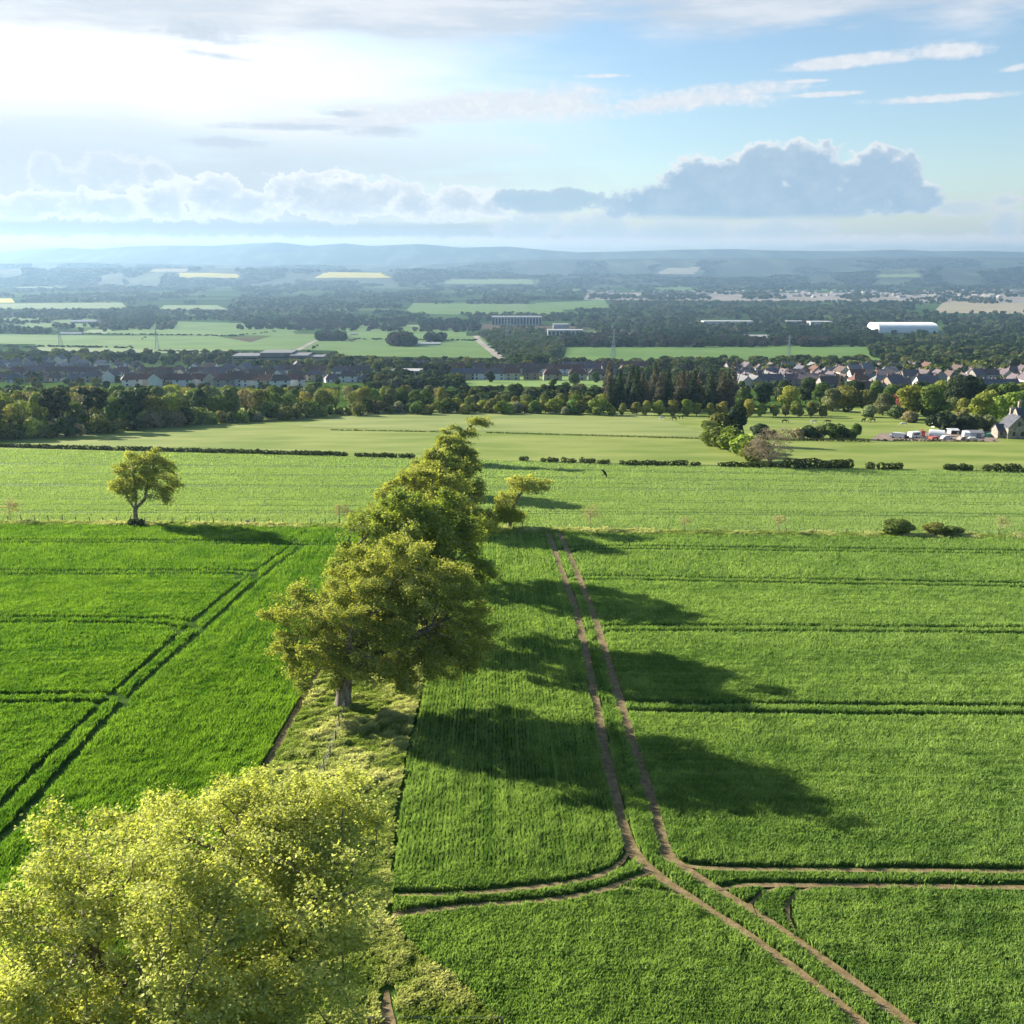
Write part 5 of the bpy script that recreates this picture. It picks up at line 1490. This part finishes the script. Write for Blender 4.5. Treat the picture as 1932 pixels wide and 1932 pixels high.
tag(b, 'small dark swallow flying over the pale field', 'bird')
# ---------------------------------------------------------------- buildings on the plain
m_pale = noisemat('pale_cladding', [(.36, .36, .35), (.46, .46, .45)], .1, 3, .7)
m_college = noisemat('college_panels', [(.15, .14, .13), (.24, .225, .21)], .15, 4, .8)
def block(name, px, py, wpx, hpx, depth, wallm, label, cat='building', bays=0, rz=0.0, roofm=None, pitch=0.0):
    p = G(px, py); m = mpp(p[1]); w_, h = wpx * m, hpx * m
    e = empty(name, p, rz, label, cat); wb = MB()
    if pitch: gable(wb, -w_ / 2, w_ / 2, -depth / 2, depth / 2, h * (1 - pitch), h, z0=-2)
    else: wb.box(-w_ / 2, w_ / 2, -depth / 2, depth / 2, -2, h)
    obj('wall', wb.mesh('wall', [wallm]), e)
    rb = MB()
    if pitch: slabs(rb, -w_ / 2, w_ / 2, -depth / 2, depth / 2, h * (1 - pitch), h, ov=.6)
    else: rb.box(-w_ / 2 - .4, w_ / 2 + .4, -depth / 2 - .4, depth / 2 + .4, h + .003, h + .6)
    obj('roof', rb.mesh('roof', [roofm or wallm]), e)
    if bays:
        bw = w_ / bays; b_ = MB(); b_.box(-bw * .3, bw * .3, -.12, .06, h * .15, h * .85); me = b_.mesh('window', [m_glass])
        for k in range(bays): obj('window', me, e, loc=(-w_ / 2 + bw * (k + .5), -depth / 2 - .05, 0))
    return e


block('office_building', 1066, 636, 64, 13, 25, m_pale, 'white office block with dark window bays above the plantation', bays=9)
block('office_building', 1106, 636, 30, 8, 20, m_pale, 'lower white wing right of the bayed office block', bays=0)
block('office_building', 975, 613, 90, 15, 40, m_grey, 'long grey office building half hidden behind the plantation', bays=16)
block('office_building', 1058, 620, 28, 8, 30, m_grey, 'small grey block between the two offices')
block('long_building', 1372, 612, 90, 6, 40, m_pale, 'very long low white building among the far trees')
block('long_building', 1422, 640, 60, 8, 40, m_pale, 'low white roofed building behind the dark tree strip', pitch=.5)
block('long_building', 1545, 614, 40, 7, 40, m_pale, 'short white building left of the big white dome')
block('long_building', 1500, 612, 30, 6, 30, m_grey, 'grey building among trees left of the short white one')
block('barn', 800, 651, 60, 5, 14, m_pale, 'low white farm building between two dark tree clumps', pitch=.4, roofm=m_pale)
block('barn', 760, 708, 70, 9, 16, m_pale, 'white flat building at the end of the terraces', bays=6)
block('barn', 668, 632, 12, 4, 10, m_pale, 'tiny pale cottage at the field corner below the woods', pitch=.5)
block('barn', 160, 610, 46, 6, 22, m_grey, 'grey farm sheds in the scattered trees on the left', pitch=.4, roofm=m_grey)
block('barn', 135, 632, 40, 5, 14, m_pale, 'white farm buildings at the end of the green field', pitch=.4, roofm=m_grey)
# grey college building over the left-hand village: stepped flat-roofed blocks
sp_ = G(520, 690); m = mpp(sp_[1]); e = empty('school_building', sp_, .05, 'large grey flat-roofed building standing behind the left village', 'building')
for i, (x0, x1, d0, d1, h) in enumerate([(-78, -30, 0, 30, 17), (-29.7, 28, 8, 40, 21), (28.3, 60, -4, 26, 18), (60.3, 88, 0, 20, 15)]):
    wb = MB(); wb.box(x0 * m, x1 * m, d0, d1, -3, h * m); wl = obj('wing', wb.mesh('wing', [m_college]), e)
    rb = MB(); rb.box(x0 * m - .5, x1 * m + .5, d0 - .5, d1 + .5, h * m + .003, h * m + .7); obj('roof', rb.mesh('roof', [m_roof]), wl, color=(.20, .20, .215))
    L = (x1 - x0) * m; wn = MB(); wn.box(0, L * .9, -.12, .05, 0, 1.5); wme = wn.mesh('window_band', [m_glass])
    for z in np.arange(3, h * m - 2, 3.6): obj('window_band', wme, wl, loc=(x0 * m + L * .05, d0 - .03, z))

# white air dome
p = G(1714, 629); m = mpp(p[1]); L, W_, H_ = 124 * m, 70, 17.5 * m
e = empty('sports_dome', p, 0, 'huge white inflated dome standing in the woods', 'dome')
nu, nv_ = 60, 14; V = []
for i in range(nu + 1):
    x = -1 + 2 * i / nu; s = min(1.0, (1 - abs(x)) / .13 + .02); rib = 1 + .018 * math.cos(i * PI)
    for j in range(nv_ + 1):
        t = PI * j / nv_; V.append((x * L / 2, -math.cos(t) * W_ / 2 * max(s, .02) + W_ / 2, math.sin(t) ** .42 * H_ * max(s, .02) * rib))
F = [(i * (nv_ + 1) + j, (i + 1) * (nv_ + 1) + j, (i + 1) * (nv_ + 1) + j + 1, i * (nv_ + 1) + j + 1) for i in range(nu) for j in range(nv_)]
me = bpy.data.meshes.new('membrane'); me.from_pydata(V, [], F); me.materials.append(m_white); obj('membrane', me, e)
wb = MB(); wb.box(-L / 2 - 2, L / 2 + 2, -2, -1.2, -2, 1.6); obj('base_wall', wb.mesh('base_wall', [m_grey]), e)


# pylons
def pylon(px, py, hpx, label):
    p = G(px, py); m = mpp(p[1]); h = hpx * m; e = empty('pylon', p, .25, label, 'pylon', 'pylons of the power line'); mb = MB(); b = h * .09; t = h * .014; r = h * .006
    lv = np.linspace(0, 1, 9)
    for sx, sy in ((-1, -1), (1, -1), (1, 1), (-1, 1)): mb.tube([(sx * (b + (t - b) * min(1, u * 1.25)), sy * (b + (t - b) * min(1, u * 1.25)), u * h - (.5 if u == 0 else 0)) for u in lv], r, 4)
    for u0, u1 in zip(lv[:-1], lv[1:]):
        a0 = b + (t - b) * min(1, u0 * 1.25); a1 = b + (t - b) * min(1, u1 * 1.25)
        for c0, c1 in (((-1, -1), (1, -1)), ((1, -1), (1, 1)), ((1, 1), (-1, 1)), ((-1, 1), (-1, -1))):
            mb.tube([(c0[0] * a0, c0[1] * a0, u0 * h), (c1[0] * a1, c1[1] * a1, u1 * h)], r * .6, 3); mb.tube([(c1[0] * a0, c1[1] * a0, u0 * h), (c0[0] * a1, c0[1] * a1, u1 * h)], r * .6, 3)
    obj('mast', mb.mesh('mast', [m_steel]), e)
    for u, l in ((.62, .13), (.76, .16), (.90, .11)):
        ab = MB(); z = u * h
        for s in (-1, 1):
            ab.tube([(0, 0, z), (s * l * h, 0, z)], r * .8, 3); ab.tube([(0, 0, z + .045 * h), (s * l * h, 0, z)], r * .8, 3); ab.tube([(s * l * h, 0, z), (s * l * h, 0, z - .04 * h)], r * .7, 3)
        obj('arm', ab.mesh('arm', [m_steel]), e)


pylon(297, 662, 42, 'pylon standing in the green field on the left'); pylon(1157, 676, 50, 'pylon in front of the dark tree strip right of the plantation')
pylon(1487, 680, 46, 'pylon at the edge of the right-hand woods'); pylon(115, 655, 38, 'faint pylon at the left of the valley fields'); pylon(957, 634, 36, 'pylon rising out of the plantation beside the road')
for q, wd, lab in [([(898, 634), (905, 646), (925, 660), (955, 684)], 11, 'road running down past the plantation'), ([(560, 662), (585, 648), (612, 636)], 8, 'track between the two green fields')]:
    pp = resample(smoothline(wpoly(q)), 12); v, f = ribbon(pp, wd, .6)
    tag(obj('road', mesh_np('road', v, f, [P_town])), lab, kind='structure')

# ---------------------------------------------------------------- far woods: too many to count, one mass
m_far, nt, out = newmat('far_foliage')
at = nd(nt, 'ShaderNodeAttribute', attribute_name='tone'); df = nd(nt, 'ShaderNodeBsdfDiffuse'); nt.links.new(at.outputs['Color'], df.inputs['Color'])
tr = nd(nt, 'ShaderNodeBsdfTranslucent'); nt.links.new(at.outputs['Color'], tr.inputs['Color'])
ms = nd(nt, 'ShaderNodeMixShader'); ms.inputs[0].default_value = .3; nt.links.new(df.outputs[0], ms.inputs[1]); nt.links.new(tr.outputs[0], ms.inputs[2]); nt.links.new(ms.outputs[0], out.inputs[0])
r8 = np.random.default_rng(88)
TPL = {}
for kd, n, sz in (('fine', 220, .17), ('mid', 90, .24), ('low', 34, .36)):
    TPL[kd] = []
    for s in range(5):
        lb = [(0, 0, .45, .34, .34, .45)] + [(r8.uniform(-.28, .28), r8.uniform(-.28, .28), r8.uniform(.3, .72), .24, .24, .24) for _ in range(6)]
        v, f, t = clumps(lb, n, sz, 300 + s, .15); TPL[kd].append((v.reshape(-1, 4, 3), t.reshape(-1, 4)[:, 0]))
FV_, FC_ = [], []


OPEN = ((585, 740, 514, 530), (330, 455, 514, 526), (-60, 30, 561, 576), (825, 1145, 528, 540), (1235, 1325, 508, 520), (-60, 242, 571, 586), (298, 432, 576, 587), (280, 352, 507, 516), (30, 130, 537, 546), (758, 1085, 574, 594), (1000, 1150, 566, 586))


def inside(poly, x, y):
    c = np.zeros(x.shape, bool); n = len(poly)
    for i in range(n):
        (x0, y0), (x1, y1) = poly[i], poly[(i + 1) % n]
        k = ((y0 > y) != (y1 > y)) & (x < (x1 - x0) * (y - y0) / (y1 - y0 + 1e-9) + x0); c ^= k
    return c


def scatter(poly, n, hr, cols, kd, clump=0.0, wide=1.1, avoid=()):
    pa = np.array(poly, float); x = r8.uniform(pa[:, 0].min(), pa[:, 0].max(), n * 4); y = r8.uniform(pa[:, 1].min(), pa[:, 1].max(), n * 4)
    k = inside(poly, x, y)
    if clump: k &= fbm(x / 60 + 5, y / 7, 3, 2) > clump
    for a in tuple(avoid) + OPEN: k &= ~((x > a[0]) & (x < a[1]) & (y > a[2]) & (y < a[3]))
    x, y = x[k][:n], y[k][:n]
    P = G(x, y); h = r8.uniform(*hr, len(x))
    cc = np.array([COLS[c] if isinstance(c, str) else c for c in cols])
    reg = fbm(x / 35, y / 12, 7, 2); ci = np.clip(((reg - .3) / .4 * len(cc) + r8.normal(0, .8, len(x))).astype(int), 0, len(cc) - 1)
    for v in range(5):
        s = np.arange(len(x)) % 5 == v
        if not s.any(): continue
        T, t = TPL[kd][v]; a = r8.uniform(0, 6.28, s.sum()); ca, sa = np.cos(a), np.sin(a); hh = h[s]
        X = T[None, :, :, 0] * ca[:, None, None] - T[None, :, :, 1] * sa[:, None, None]; Y = T[None, :, :, 0] * sa[:, None, None] + T[None, :, :, 1] * ca[:, None, None]
        w_ = (hh * wide * r8.uniform(.85, 1.2, len(hh)))[:, None, None]
        V = np.stack([X * w_ + P[s, 0][:, None, None], Y * w_ + P[s, 1][:, None, None], (T[None, :, :, 2] - .04) * hh[:, None, None] + P[s, 2][:, None, None]], -1)
        FV_.append(V.reshape(-1, 3)); c = cc[ci[s]] * r8.uniform(.8, 1.25, (s.sum(), 1))
        FC_.append(np.repeat((c[:, None, :] * (.62 + .7 * t)[None, :, None]).reshape(-1, 3), 4, 0))


mixed = ['dark green', 'green', 'olive', 'grey-green', 'green', 'dark green']
dk = ['blackish green', 'dark green', 'dark green', 'purple-brown']
bld = [(1030, 1125, 622, 640), (925, 1022, 598, 616), (1325, 1420, 604, 616), (1388, 1455, 630, 644), (1645, 1782, 612, 632), (1520, 1570, 606, 617), (765, 835, 644, 654), (435, 615, 672, 694)]
scatter([(905, 632), (960, 616), (1070, 628), (1062, 656), (1040, 686), (975, 686), (930, 654)], 460, (8, 11), ['olive', 'green', 'grey-green', 'green'], 'fine', avoid=bld[:2])
scatter([(1062, 656), (1660, 655), (1660, 637), (1065, 637)], 520, (11, 15), dk, 'fine', avoid=[(1388, 1455, 630, 644)])
scatter([(1640, 656), (1700, 640), (1990, 632), (1990, 702), (1720, 698), (1650, 678)], 560, (9, 13), mixed, 'fine')
scatter([(1080, 634), (1990, 634), (1990, 592), (1080, 586)], 1300, (9, 14), ['dark green', 'green', 'dark green', 'blackish green', 'grey-green'], 'mid', avoid=bld)
scatter([(1080, 590), (1760, 594), (1740, 570), (1480, 570), (1080, 568)], 900, (10, 14), mixed, 'mid', clump=.36)
scatter([(1480, 572), (1990, 576), (1990, 562), (1480, 560)], 260, (10, 14), mixed, 'low', clump=.5)
scatter([(450, 622), (905, 628), (905, 606), (450, 602)], 420, (9, 13), dk, 'mid', clump=.3)
scatter([(595, 644), (650, 644), (648, 634), (600, 634)], 40, (11, 14), dk, 'fine'); scatter([(740, 654), (775, 654), (772, 646), (745, 646)], 22, (17, 22), dk, 'fine'); scatter([(808, 646), (836, 646), (834, 641), (810, 641)], 12, (13, 16), dk, 'fine')
scatter([(-60, 630), (140, 630), (300, 616), (320, 604), (-60, 596)], 260, (8, 12), mixed, 'mid', clump=.45)
scatter([(190, 626), (330, 622), (330, 600), (190, 606)], 130, (9, 13), mixed + ['grey-brown'], 'mid')
scatter([(-60, 602), (460, 606), (1080, 606), (1080, 588), (-60, 584)], 1200, (10, 14), ['dark green', 'grey-green', 'green', 'dark green'], 'mid', clump=.36)
scatter([(240, 586), (1100, 578), (1100, 562), (240, 566)], 1300, (10, 15), ['dark green', 'grey-green', 'dark green'], 'mid', clump=.38)
scatter([(-60, 572), (1100, 568), (1990, 560), (1990, 546), (-60, 548)], 2300, (12, 17), ['dark green', 'grey-green', 'dark green'], 'low', clump=.42, wide=1.5)
scatter([(-60, 548), (1990, 546), (1990, 524), (-60, 524)], 3200, (13, 20), ['dark green', 'dark green', 'grey-green'], 'low', clump=.40, wide=2.2)
scatter([(-60, 524), (1990, 524), (1990, 512), (-60, 510)], 2600, (16, 26), ['dark green', 'dark green', 'grey-green'], 'low', clump=.40, wide=3.0)
# belts between the village and the fields
scatter([(-60, 690), (440, 688), (440, 672), (-60, 668)], 190, (7, 11), mixed + ['yellow-green'], 'fine')
scatter([(440, 700), (720, 700), (700, 682), (620, 678), (440, 694)], 90, (7, 11), mixed + ['yellow-green'], 'fine', avoid=[(435, 600, 660, 693)])
scatter([(700, 706), (1010, 706), (965, 688), (700, 688)], 150, (7, 11), mixed, 'fine'); scatter([(1040, 700), (1640, 700), (1640, 684), (1040, 690)], 240, (7, 11), mixed, 'fine')
scatter([(1380, 708), (1990, 716), (1990, 696), (1640, 692)], 150, (7, 11), mixed + ['yellow-green'], 'fine')
# gardens
scatter([(-40, 732), (700, 728), (700, 692), (-40, 690)], 90, (3.5, 6), mixed + ['yellow-green'], 'fine'); scatter([(690, 738), (870, 732), (870, 706), (690, 706)], 90, (5, 8), mixed + ['grey-brown', 'yellow-green'], 'fine')
scatter([(1170, 730), (1400, 730), (1400, 704), (1170, 704)], 60, (7, 10), mixed, 'fine'); scatter([(1370, 752), (1960, 756), (1960, 712), (1380, 708)], 110, (3.5, 6), mixed + ['yellow-green'], 'fine')
scatter([(-60, 748), (700, 744), (700, 730), (-60, 732)], 60, (3.5, 5), mixed, 'fine'); scatter([(840, 762), (1150, 764), (1150, 742), (840, 744)], 90, (4, 7), mixed, 'fine')
# field hedges of the valley
for a, b, n in [((70, 654), (250, 657), 60), ((245, 655), (275, 636), 26), ((280, 662), (640, 671), 120), ((160, 630), (440, 634), 80), ((440, 634), (520, 626), 30), ((580, 664), (620, 640), 34), ((640, 640), (905, 643), 80), ((905, 640), (965, 688), 40), ((-40, 652), (70, 656), 30), ((1064, 690), (1300, 694), 40)]:
    t = np.linspace(0, 1, n); scatter_n = len(FV_)
    q = [(a[0], a[1] + .8), (b[0], b[1] + .8), (b[0] + .5, b[1] - .8), (a[0] + .5, a[1] - .8)]
    scatter(q, n, (2.0, 3.2), ['dark green', 'blackish green'], 'low', wide=2.0)
def scatter_hill(hill, n, hr, cols, clump, wide, kmax):
    V, U, W = hill; a = r8.integers(2, kmax, n * 3); b = r8.uniform(30, 390, n * 3)
    bi = b.astype(int); fr = (b - bi)[:, None]
    P = V[a, bi] * (1 - fr) + V[a, bi + 1] * fr; u = U[a, bi]; w_ = W[a, bi]
    k = fbm(u / 70 + 3, w_ / 5 + a * .35, 13, 3) > clump
    for q in OPEN[:2] + ((830, 1015, 526, 540), (1645, 1745, 516, 527), (1228, 1326, 503, 520), (280, 355, 506, 516)): k &= ~((u > q[0]) & (u < q[1]) & (w_ > q[2]) & (w_ < q[3] + 2))
    P = P[k][:n]; nx = (V[1, 1, 1] - V[0, 1, 1]); P[:, 1] += r8.uniform(-.5, .5, len(P)) * 0
    cc = np.array([COLS[c] for c in cols]); h = r8.uniform(*hr, len(P))
    for v in range(5):
        s = np.arange(len(P)) % 5 == v; T, t = TPL['low'][v]; hh = h[s]; ww = (hh * wide * r8.uniform(.8, 1.3, len(hh)))[:, None, None]
        X = np.stack([T[None, :, :, 0] * ww + P[s, 0][:, None, None], T[None, :, :, 1] * ww + P[s, 1][:, None, None], (T[None, :, :, 2] - .06) * hh[:, None, None] + P[s, 2][:, None, None]], -1)
        FV_.append(X.reshape(-1, 3)); c = cc[r8.integers(0, len(cc), s.sum())] * r8.uniform(.8, 1.25, (s.sum(), 1))
        FC_.append(np.repeat((c[:, None, :] * (.62 + .7 * t)[None, :, None]).reshape(-1, 3), 4, 0))


scatter_hill(rise, 3600, (14, 22), ['dark green', 'blackish green', 'dark green', 'grey-green'], .46, 2.6, 25)
scatter_hill(low_hills, 3000, (16, 26), ['dark green', 'blackish green', 'grey-green'], .50, 3.6, 22)
fv = np.concatenate(FV_); fc = np.concatenate(FC_)
me = mesh_np('far_woodland', fv, np.arange(len(fv)).reshape(-1, 4), [m_far])
ca_ = me.attributes.new('tone', 'FLOAT_COLOR', 'POINT'); ca_.data.foreach_set('color', np.c_[fc, np.ones(len(fc))].astype(np.float32).ravel())
tag(obj('far_woodland', me), 'woods, hedgerows and garden trees spread over the valley plain', kind='stuff')

# far houses of the towns on the plain
tm = MB(); 
for k in range(230):
    x = r8.uniform(1100, 1990); y = r8.uniform(549, 562) if x > 1450 else r8.uniform(550, 556)
    if x < 1450 and r8.uniform() < .5: continue
    p = G(x, y); s = r8.uniform(8, 22); a = r8.uniform(0, 3); mb2 = MB(); gable(mb2, -s, s, -s * .6, s * .6, 6, 11)
    v = np.array(mb2.v[0]); ca, sa = math.cos(a), math.sin(a); v = np.c_[v[:, 0] * ca - v[:, 1] * sa, v[:, 0] * sa + v[:, 1] * ca, v[:, 2]] + p; tm.add(v, [tuple(q) for q in mb2.f])
tag(obj('far_town', tm.mesh('far_town', [noisemat('town_walls', [(.22, .19, .165), (.40, .37, .34)], .01, 2)])), 'pale houses of a distant town on the plain', kind='stuff')
# single trees on the park field and between the roofs
pk = [(800, 726, 8, 'dark green', 'round', 'dark round tree at the left end of the park field'), (868, 724, 5, 'grey-green', 'round', 'small grey-green tree on the park field'), (924, 722, 9, 'blackish green', 'round', 'dark round tree standing alone in the park field'),
      (1044, 730, 6, 'green', 'round', 'low green tree at the near edge of the park field'), (1084, 726, 8.5, 'dark green', 'round', 'spreading dark tree at the right end of the park field'), (1124, 722, 8, 'dark green', 'round', 'round dark tree by the last terrace block')]
for x, y, hh, cl, kd, lab in pk: tree(kd, G(x, y), hh, COLS[cl], lab, group='trees on the park field', widen=1.1)
vt = {}
for side, x0, x1, y0, y1, n in (('left', 0, 700, 700, 722, 26), ('right', 1390, 1925, 708, 738, 20)):
    q = sorted((random.uniform(x0, x1), random.uniform(y0, y1)) for _ in range(n))
    for i, (x, y) in enumerate(q):
        cl = random.choice(['green', 'yellow-green', 'dark green', 'olive', 'blackish green', 'grey-green']); kd = random.choice(['round', 'round', 'tall', 'cone' if cl == 'blackish green' else 'round'])
        tree(kd, G(x, y), random.uniform(5, 8), COLS[cl], f'{cl} {shape[kd]} garden tree, {ordinal(i)} from the left among the {side} village roofs', group=f'garden trees of the {side}-hand village', widen=1.1)
